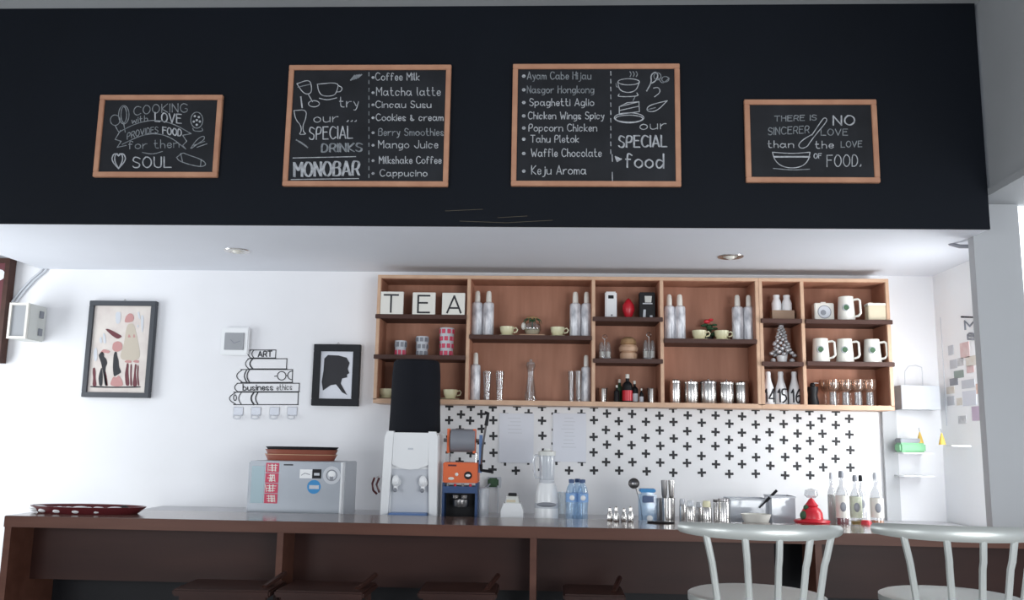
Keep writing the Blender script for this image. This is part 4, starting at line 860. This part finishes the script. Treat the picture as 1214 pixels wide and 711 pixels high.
# ---- glass and water bottles
D = 4.2; p = at(667.5, D, zbn); o = MB().lathe([(0, 0), (.020, 0), (.026, hz(667, 583, D)), (.024, hz(667, 583, D)), (.018, .006), (0, .006)], seg=20).build('drinking_glass', 'glass', None, p); tag(o, 'clear glass between the blender and the water bottles', 'glass')
wb = None
for px, D, lab in ((677.5, 4.12, 'leftmost small water bottle with blue cap beside the blender'), (684.6, 4.19, 'middle small water bottle with blue cap, behind the other two'), (690.6, 4.12, 'rightmost small water bottle with blue cap')):
    p = at(px, D, zbn, 590)
    if wb is None:
        h = hz(px, 567.5, D); r = .0255; t = wb = thing('water_bottle', p, lab, 'bottle', 'small water bottles beside the blender')
        MB().lathe([(0, 0), (r*.95, 0), (r, .008), (r*.93, h*.3), (r, h*.45), (r, h*.68), (r*.8, h*.8), (r*.42, h*.9), (r*.42, h*.93), (0, h*.93)], seg=22).build('bottle_body', 'bglass', t)
        MB().lathe([(r+.001, h*.48), (r+.001, h*.68)], seg=22).build('label_wrap', 'palelabel', t); MB().sphere((.002, -r, h*.58), .012, 1, .25, 1, 10, 8).build('label_mark', 'white', t)
        MB().lathe([(r*.5, h*.91), (r*.5, h*.99), (0, h)], seg=18).build('cap', 'blue', t)
    else: dup(wb, p, lab)
# ---- steel shakers on the counter
for k, (px, yt, D) in enumerate(((723, 601, 3.94), (730.5, 600, 3.90), (739.5, 602, 3.94), (747.5, 600, 3.90))):
    p = at(px, D, zc, 608); h = hz(px, yt, D, zc); t = thing('steel_shaker', p, ['leftmost', 'second', 'third', 'rightmost'][k]+' of four small steel shakers on the counter', 'shaker', 'steel shakers on the counter')
    MB().lathe([(0, 0), (.012, 0), (.0135, .004), (.013, h*.4), (.0085, h*.62), (.007, h*.7)], seg=18).build('shaker_body', 'steel', t); MB().lathe([(.007, h*.68), (.009, h*.72), (.0085, h*.92), (0, h)], seg=16).build('shaker_cap', 'steel', t)
# ladle standing in holder
D = 4.22; p = at(759, D, zbn); t = thing('ladle', p, 'steel ladle leaning up left of the blue plastic jug', 'ladle'); hl = hz(752, 573, D); xa = at(751.5, D, 0, 573).x-p.x
m = MB(); m.lathe([(.026*math.sin(a*PI/14), -.026*math.cos(a*PI/14)) for a in range(8)], (xa, 0, hl), 20, rot=Matrix.Rotation(PI*.62, 4, 'X')); m.build('ladle_bowl', 'steeld', t)
MB().tube([(xa+.01, 0, hl-.02), (xa+.03, .01, hl*.5), (xa+.04, .01, .0)], .0035, 6).build('ladle_handle', 'steel', t)
# blue jug
D = 4.12; p = at(767.5, D, zbn); h = hz(767, 579, D); t = thing('blue_jug', p, 'blue translucent square plastic jug', 'jug')
MB().box((0, 0, h*.46), (.078, .078, h*.92), bev=.012).build('jug_body', 'bglass', t); MB().span(-.026, .026, -.041, -.036, h*.62, h*.82, bev=.003).build('jug_grip', 'blue', t)
MB().box((0, 0, h*.95), (.07, .07, h*.1), bev=.004).build('jug_lid', 'blues', t); MB().sphere((.006, -.038, h*.2), .014, 1, .3, 1).build('jug_spigot', 'white', t)
# dark can, steel tumbler with tongs
D = 4.2; p = at(781.5, D, zbn); h = hz(781, 590, D); o = MB().lathe([(0, 0), (.022, 0), (.022, h), (0, h)], seg=20).build('dark_tin', 'steeld', None, p); tag(o, 'dark steel tin behind the steel tumbler', 'tin')
D = 4.10; p = at(792.5, D, zbn); h = hz(792, 590, D); t = thing('steel_tumbler', p, 'steel tumbler with two bar scoops standing in it', 'tumbler')
MB().lathe([(0, 0), (.027, 0), (.030, h), (.028, h), (.025, .006), (0, .006)], seg=24).build('tumbler_body', 'steel', t)
for k, (px, a, lab) in enumerate(((787.5, -.12, 'left steel scoop standing in the tumbler'), (796, .1, 'right wide steel scoop standing in the tumbler'))):
    hh = hz(px, 569, D); o = thing('scoop', p+Vector((0, 0, .008)), lab, 'scoop', 'scoops in the steel tumbler'); q = at(px, D, 0, 575).x-p.x
    MB().lathe([(.006, h*.9), (.012, h*1.1), (.0145, hh), (.0125, hh), (.010, h*1.12)], (q, 0, -.008), 16).build('scoop_cup', 'steel' if k else 'steeld', o)
    MB().tube([(q*.4, 0, 0), (q, 0, h*.92)], .003, 6).build('scoop_handle', 'steel', o)
# coaster
p = at(783, 3.88, zc, 612); o = MB().lathe([(0, 0), (.055, 0), (.058, .004), (.05, .006), (0, .006)], seg=30, sy=.6).build('black_dish', 'black', None, p); tag(o, 'flat black dish on the counter in front of the steel tumbler', 'dish')
# jars with steel bodies
for k, (a, b, yt, D, lab) in enumerate(((805, 813, 591, 4.16, 'narrow steel jar at the left of the four jars'), (813.5, 824, 593, 4.08, 'steel jar with rounded pale lid, second of the four'), (824.5, 832.5, 595, 4.16, 'short steel jar, third of the four'), (832, 843.5, 593.5, 4.08, 'steel jar with cream lid, rightmost of the four'))):
    c = (a+b)/2; p = at(c, D, zbn); h = hz(c, yt, D); r = wid(a, b, 605, D)/2; t = thing('steel_jar', p, lab, 'jar', 'steel jars behind the counter')
    MB().lathe([(0, 0), (r, 0), (r*1.02, h*.4), (r, h*.72), (r*.8, h*.78)], seg=22).build('jar_body', 'steel', t)
    MB().lathe([(r*.86, h*.76), (r*.88, h*.9), (r*.7, h), (0, h)], seg=22).build('jar_lid', 'milky' if k != 3 else 'cream', t)
for a, b, yt, D, lab in ((845.5, 853, 591.5, 4.2, 'narrow steel canister half hidden left of the tall steel canister'), (851.5, 864.5, 590.5, 4.08, 'tall steel canister beside the clear container')):
    c = (a+b)/2; p = at(c, D, zbn); h = hz(c, yt, D); r = wid(a, b, 605, D)/2; t = thing('steel_canister', p, lab, 'canister', 'steel canisters behind the counter')
    MB().lathe([(0, 0), (r, 0), (r, h*.82), (r*.9, h*.86), (r*.9, h*.9)], seg=24).build('canister_body', 'steel', t); MB().lathe([(r*.92, h*.88), (r*1.0, h*.9), (r*1.0, h*.99), (0, h)], seg=24).build('lid', 'steeld', t)
# clear containers
def container(a, b, yt, D, dep, lab, fillm=None, fh=.2):
    c = (a+b)/2; p = at(c, D, zbn); h = hz(c, yt, D); hw = wid(a, b, 605, D)/2; t = thing('clear_container', p, lab, 'container', 'clear plastic containers behind the counter')
    w = .003; m = MB(); m.span(-hw, hw, 0, w, 0, h).span(-hw, hw, dep-w, dep, 0, h).span(-hw, -hw+w, w, dep-w, 0, h).span(hw-w, hw, w, dep-w, 0, h).span(-hw+w, hw-w, w, dep-w, 0, w); m.build('container_box', 'milky', t, smooth=False)
    m = MB(); m.span(-hw-.003, hw+.003, -.003, .002, h-.008, h).span(-hw-.003, hw+.003, dep-.002, dep+.003, h-.008, h).span(-hw-.003, -hw+.002, .002, dep-.002, h-.008, h).span(hw-.002, hw+.003, .002, dep-.002, h-.008, h); m.build('container_rim', 'lgray', t, smooth=False)
    if fillm: MB().span(-hw+.006, hw-.006, .006, dep-.006, .004, h*fh, bev=.003).build('contents', fillm, t)
    return t
container(866, 911, 591, 4.28, .15, 'wide clear plastic container behind the shallow bowl', 'gray', .2)
container(915, 943, 588, 4.22, .14, 'narrow clear plastic container with dark contents beside the red ornament', 'maroon', .26)
D = 4.09; p = at(896, D, zbn); h = hz(896, 609, D); r = wid(878, 914, 612, D)/2; o = MB().lathe([(0, 0), (r*.5, 0), (r*.8, h*.4), (r, h), (r*.97, h), (r*.76, h*.45), (r*.45, .005), (0, .005)], seg=30, sy=.8).build('shallow_bowl', 'ceram', None, p); tag(o, 'shallow cream bowl behind the counter', 'bowl')
p0 = P(908, 594, 4.26); p1 = P(921, 581, 4.24); o = MB().tube([p0+(p0-p1)*.6, p0], .004, 6).tube([p0, p1], .0065, 8).build('dark_spoon_handle', 'black'); tag(o, 'dark slanting utensil handle sticking out of the clear container', 'utensil')
# red ornament
D = 4.08; p = at(962, D, zbn); t = thing('red_ornament', p, 'red tiered pointed ornament beside the glass bottles', 'ornament'); h = hz(962, 588, D)
MB().lathe([(0, 0), (.058, 0), (.066, .012), (.078, .034), (.074, .040), (.050, .044), (.046, .050)], seg=26).build('red_base', 'red', t)
MB().lathe([(.048, .046), (.046, h*.50), (.036, h*.62), (.024, h*.68)], seg=24).build('red_middle', 'red', t); MB().lathe([(.024, h*.66), (.030, h*.72), (.018, h*.82), (.011, h*.9), (0, h*.96)], seg=20).build('red_top', 'red', t)
MB().sphere((-.04, -.02, h*.42), .018, 1, .8, 1.1).build('dark_leaf', 'leaf', t); MB().sphere((-.028, -.015, h*.66), .012, 1, .8, 1).build('dark_leaf', 'leaf', t)
MB().lathe([(.018, h*.95), (.030, h*1.03), (.026, h*1.18), (0, h*1.24)], seg=18).build('clear_dome', 'bottle', t)
# bottles at right
def gbottle(px, yt, r, D, lab, liq, lm, lh=(.1, .5), capm='lgray', liqh=.16, flipcap=False):
    p = at(px, D, zbn, 600); h = hz(px, yt, D); t = thing('glass_bottle', p, lab, 'bottle', 'syrup bottles at the right end of the bench')
    MB().lathe([(0, 0), (r, 0), (r, h*.56), (r*.8, h*.66), (r*.36, h*.76), (r*.33, h*.92), (0, h*.92)], seg=22).build('bottle_body', 'bottle', t)
    MB().lathe([(0, .004), (r*.9, .004), (r*.9, h*liqh), (0, h*liqh)], seg=18).build('syrup', liq, t)
    if lm: MB().lathe([(r+.0008, h*lh[0]), (r+.0008, h*lh[1])], seg=22).build('label_wrap', lm, t); MB().sphere((-.004, -r, h*(lh[0]+lh[1])/2), .014, 1, .25, 1.5, 10, 8).build('label_mark', 'gray', t)
    MB().lathe([(r*.42, h*.88), (r*.42, h*.96), (r*.3, h), (0, h)], seg=16).build('cap', capm, t)
gbottle(986.5, 560, .019, 4.19, 'tall plain milky bottle right of the red ornament', 'ceram', None, capm='lgray', liqh=.6)
gbottle(998.5, 558, .027, 4.09, 'clear bottle with white label and dark red syrup', 'dred', 'ceram', (.2, .58), 'gray', .2)
gbottle(1014.8, 563, .0255, 4.155, 'clear bottle with yellowish label and dark neck mark', 'yellow', 'green_ink', (.2, .6), 'gray', .14)
gbottle(1021.5, 563, .020, 4.22, 'slim clear bottle behind the yellowish one', 'amber', 'lgray', (.3, .6), 'black', .14)
gbottle(1039.5, 560, .028, 4.09, 'rightmost clear bottle with orange syrup, next to the grey strip', 'amber', 'ceram', (.22, .56), 'lgray', .17)
p = at(1026, 4.05, zbn); o = MB().lathe([(0, 0), (.018, 0), (.022, .035), (.018, .045), (0, .045)], seg=18).tube([(.018, 0, .034), (.030, 0, .03), (.028, 0, .012), (.018, 0, .01)], .004, 6).build('red_cup', 'red', None, p); tag(o, 'small red cup among the syrup bottles', 'cup')
# ================================================================ right recess
# grey-white bag with wire handle on wall
D = DW-.10; a, b = P(1070, 485, D), P(1114, 457, D); t = thing('hanging_box', ((a.x+b.x)/2, D, a.z), 'white box bag with a wire handle hanging right of the cabinet', 'bag'); hw, h = (b.x-a.x)/2, b.z-a.z
MB().span(-hw, hw, 0, .09, 0, h, bev=.002).build('bag_body', 'lgray', t); MB().span(-hw-.002, -hw, .002, .09, 0, h).build('bag_side', 'inkg', t)
MB().tube([(-.060, .045, h), (-.055, .045, h+.075), (-.035, .045, h+.10), (0, .045, h+.105), (.03, .045, h+.095), (.03, .045, h)], .0022, 6).build('wire_handle', 'lgray', t)
# small wall shelves with green items
for y0, lab in ((536, 'upper white wall shelf with the green box'), (563, 'lower empty white wall shelf')):
    a, b = P(1067, y0, DW-.1), P(1103, y0+1, DW-.1); o = MB().span(a.x, b.x, -.05, .098, -.006, 0).build('white_shelf', 'white', None, (0, DW-.1, a.z)); tag(o, lab, 'shelf', 'white shelves right of the cabinet')
zz = P(1067, 536, DW-.1).z
a = P(1079, 530, DW-.1); t = MB().box((0, 0, .024), (.125, .08, .046), bev=.008).build('green_box', 'green', None, (a.x, DW-.1, zz)); tag(t, 'green box on the small white shelf', 'box')
t = MB().box((0, 0, .011), (.10, .07, .022), bev=.004).build('grey_book', 'gray', None, (a.x-.01, DW-.1, zz+.047)); tag(t, 'grey book lying on the green box', 'book')
for px, D_, lab in ((1091, DW-.12, 'small yellow pointed candle left, above the green box'), (1117, DW-.28, 'small yellow pointed candle right, by the poster wall')):
    zq = zz+.047 if px < 1100 else P(px, 527, D_).z
    p = Vector((P(px, 525, D_).x, D_, zq)); t = thing('yellow_candle', p, lab, 'candle', 'yellow candles')
    MB().lathe([(0, 0), (.016, 0), (.012, .02), (.004, .05), (0, .06)], seg=14).build('candle_body', 'yellow', t); MB().tube([(0, 0, .055), (-.004, 0, .075)], .0015, 5).build('wick', 'gray', t)
o = MB().span(xw-.09, xw-.001, DW-.31, DW-.25, zq-.008, zq-.0005).build('corner_shelf', 'white'); tag(o, 'small white corner shelf under the right yellow candle', 'shelf')
# pictures on the right side wall
def PS(px, py, e=.0): return PX(px, py, xw-e)
def sidecard(x0, y0, x1, y1, m_, lab, th_=.0015):
    a = PS(x0, y0); b = PS(x1, y1); D0, D1 = sorted((a.y, b.y)); 
    if D0 < DB+.35: D0 = DB+.35
    o = MB().span(-th_, 0, D0-D1, 0, b.z-a.z, 0).build('wall_picture', m_, None, (xw, D1, a.z)); return tag(o, lab, 'picture', 'small pictures on the right side wall')
cards = [(1124, 410, 1131, 420, 'lgray', 'small grey picture high on the right side wall near its left edge'), (1138, 407, 1150, 423, 'pink', 'pink round-cornered picture high on the right side wall'), (1126, 427, 1135, 436, 'lgray', 'pale grey card left of the pink pair'), (1135, 425, 1143, 433, 'inkg', 'grey card above the green-grey card'), (1145, 423, 1160, 432, 'beige', 'beige strip picture right side high'),
 (1146, 434, 1155, 441, 'pink', 'small pink picture in the middle of the poster wall'), (1131, 440, 1143, 447, 'leaf', 'dark green picture on the poster wall'), (1126, 449, 1136, 456, 'gray', 'dark grey picture under the dark green one'), (1140, 451, 1156, 459, 'lgray', 'light grey wide card'), (1157, 455, 1165, 466, 'orange', 'orange-pink picture at the far right'), (1122, 459, 1132, 466, 'beige', 'beige card low left'),
 (1141, 464, 1158, 480, 'paperw', 'large pale blue-white card low'), (1123, 470, 1132, 480, 'lgray', 'grey card lowest left'), (1134, 472, 1141, 480, 'beige', 'small beige card low middle'), (1152, 482, 1166, 498, 'pinkish', 'mauve square card at the lower right'), (1136, 493, 1146, 502, 'inkg', 'grey card lowest on the poster wall')]
MT['pinkish'] = mat('mauve_paper', (.55, .44, .56), .8); MT['pink'] = mat('pale_pink_print', (.68, .46, .46), .8, scale=30, col2=(.75, .62, .60)); MT['beige'] = mat('pale_beige_print', (.68, .62, .54), .8, scale=30, col2=(.74, .72, .68)); MT['inkg'] = mat('mid_grey_print', (.45, .46, .48), .8, scale=40, col2=(.66, .66, .67))
MT['green_ink'] = mat('green_grey_ink', (.30, .36, .33), .8)
MT['peach'] = mat('peach_ink', (.72, .52, .44), .8)
for x0, y0, x1, y1, m_, lab in cards:
    sidecard(x0, y0, x1, y1, {'leaf': 'green_ink', 'orange': 'peach'}.get(m_, m_), lab)
a = PS(1115, 376); b = PS(1121, 505); o = MB().span(-.002, 0, -.003, 0, b.z-a.z, 0).build('trim_strip', 'lgray', None, (xw, a.y, a.z)); struct(o)
def sidewrite(s, x0, x1, yb, cap):
    st, adv = layout(s); m = MB(); A_ = PS(x0, yb); B_ = PS(x1, yb+1); hz_ = PS(x0, yb-cap).z-A_.z
    for pl in st:
        pp = [Vector((xw-.002, A_.y+(B_.y-A_.y)*(x/adv), A_.z+(B_.z-A_.z)*(x/adv)+hz_*y/7)) for x, y in pl]
        m.tube(pp, .005, 5)
    return m
o = sidewrite('MO', 1145, 1172, 391, 11).build('wall_lettering', 'gray'); tag(o, 'painted grey letters MO high on the right side wall', 'lettering')
o = sidewrite('BO', 1148, 1170, 402, 7).build('wall_lettering', 'gray'); tag(o, 'painted grey letters BO below the letters MO', 'lettering')
a, b = PS(1140, 375.5), PS(1154, 376); c = PS(1158, 370)
o = MB().tube([a, b, c, PS(1162, 369)], .005, 6, r2=.003).build('wall_sticker_bird', 'ink'); tag(o, 'small black bird-like sticker above the painted letters', 'wall decal')
# ================================================================ stools
def bistro(x, y, rz, zr_, lab):
    # origin on floor at seat centre, backrest towards -y (the camera)
    t = thing('bistro_stool', (x, y, 0), lab, 'bar stool', 'silver bistro stools', rz); R = .19; zseat = zr_-.20
    MB().lathe([(0, zseat-.03), (R*.9, zseat-.03), (R, zseat-.022), (R, zseat-.004), (R*.95, zseat), (R*.8, zseat-.004), (0, zseat-.006)], seg=40).build('seat', 'chrome', t)
    # top rail: curved flat bar
    RR = .235; n = 28; b = MB(); rings = []; half = math.radians(66)
    for k in range(n+1):
        a = -half+2*half*k/n; taper = 1-.35*abs(k/n*2-1)**3; cxn, cyn = RR*math.sin(a), -RR*math.cos(a)*.80
        w_, hgt_ = .016*taper, .024*taper; dx, dy = math.sin(a), -math.cos(a)
        ring = []
        for q in range(10):
            an = q*2*PI/10; ring.append(b.b.verts.new((cxn+dx*w_*math.cos(an), cyn+dy*w_*math.cos(an), zr_-.016+hgt_*math.sin(an)*.9)))
        rings.append(ring)
    for r1, r2 in zip(rings, rings[1:]):
        for q in range(10): b.b.faces.new((r1[q], r1[(q+1) % 10], r2[(q+1) % 10], r2[q]))
    b.b.faces.new(rings[0][::-1]); b.b.faces.new(rings[-1]); b.build('top_rail', 'chrome', t)
    for a in (-41, -14, 8, 30, 51):
        a = math.radians(a); c_, s_ = math.cos(a), math.sin(a)
        MB().tube([(RR*s_, -RR*c_*.80, zr_-.025), (RR*s_*.92, -RR*c_*.79, zr_-.085), (RR*.89*s_, -RR*c_*.76, zr_-.105), (RR*.80*s_, -R*c_*.88, zseat-.01)], .0095, 8).build('spindle', 'chrome', t)
    for k in range(4):
        a = PI/4+k*PI/2; MB().tube([(R*.75*math.cos(a), R*.75*math.sin(a), zseat-.02), (R*1.15*math.cos(a), R*1.15*math.sin(a), 0)], .011, 8).build('leg', 'chrome', t)
    MB().tube([(R*1.0*math.cos(a), R*1.0*math.sin(a), .28) for a in [k*2*PI/24 for k in range(25)]], .008, 6).build('foot_ring', 'chrome', t)
DS = 2.62
v = P(914, 630, DS-.19); bistro(v.x, DS, -.05, P(914, 624, DS-.19).z, 'silver metal bistro stool left, with round seat and spindle back')
v = P(1161, 632, DS-.19); bistro(v.x, DS, -.12, P(1150, 626, DS-.19).z, 'silver metal bistro stool cut by the right edge of the photo')
# dark wooden stools under the counter
for px0, px1, yt, D, rz, lab in ((203, 318, 699, 3.25, .03, 'leftmost dark wooden stool tucked under the counter'), (325, 432, 701, 3.25, -.02, 'second dark wooden stool from the left'), (494, 588, 702, 3.3, .02, 'third dark wooden stool, left of the centre post'), (668, 742, 705, 3.35, 0, 'dark wooden stool right of the centre post')):
    v = P((px0+px1)/2, yt, D); t = thing('wooden_stool', (v.x, D+.12, 0), lab, 'stool', 'dark wooden stools', rz); w2 = wid(px0, px1, yt, D)/2; zs_ = v.z
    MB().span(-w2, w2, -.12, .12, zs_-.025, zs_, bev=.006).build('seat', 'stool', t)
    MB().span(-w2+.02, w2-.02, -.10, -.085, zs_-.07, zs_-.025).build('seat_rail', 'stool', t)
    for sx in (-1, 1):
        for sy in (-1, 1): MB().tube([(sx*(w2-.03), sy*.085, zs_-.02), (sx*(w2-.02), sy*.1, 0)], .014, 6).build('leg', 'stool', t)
    MB().tube([(w2-.04, -.05, zs_), (w2-.005, .10, zs_+.03)], .010, 6).build('side_arm', 'stool', t)
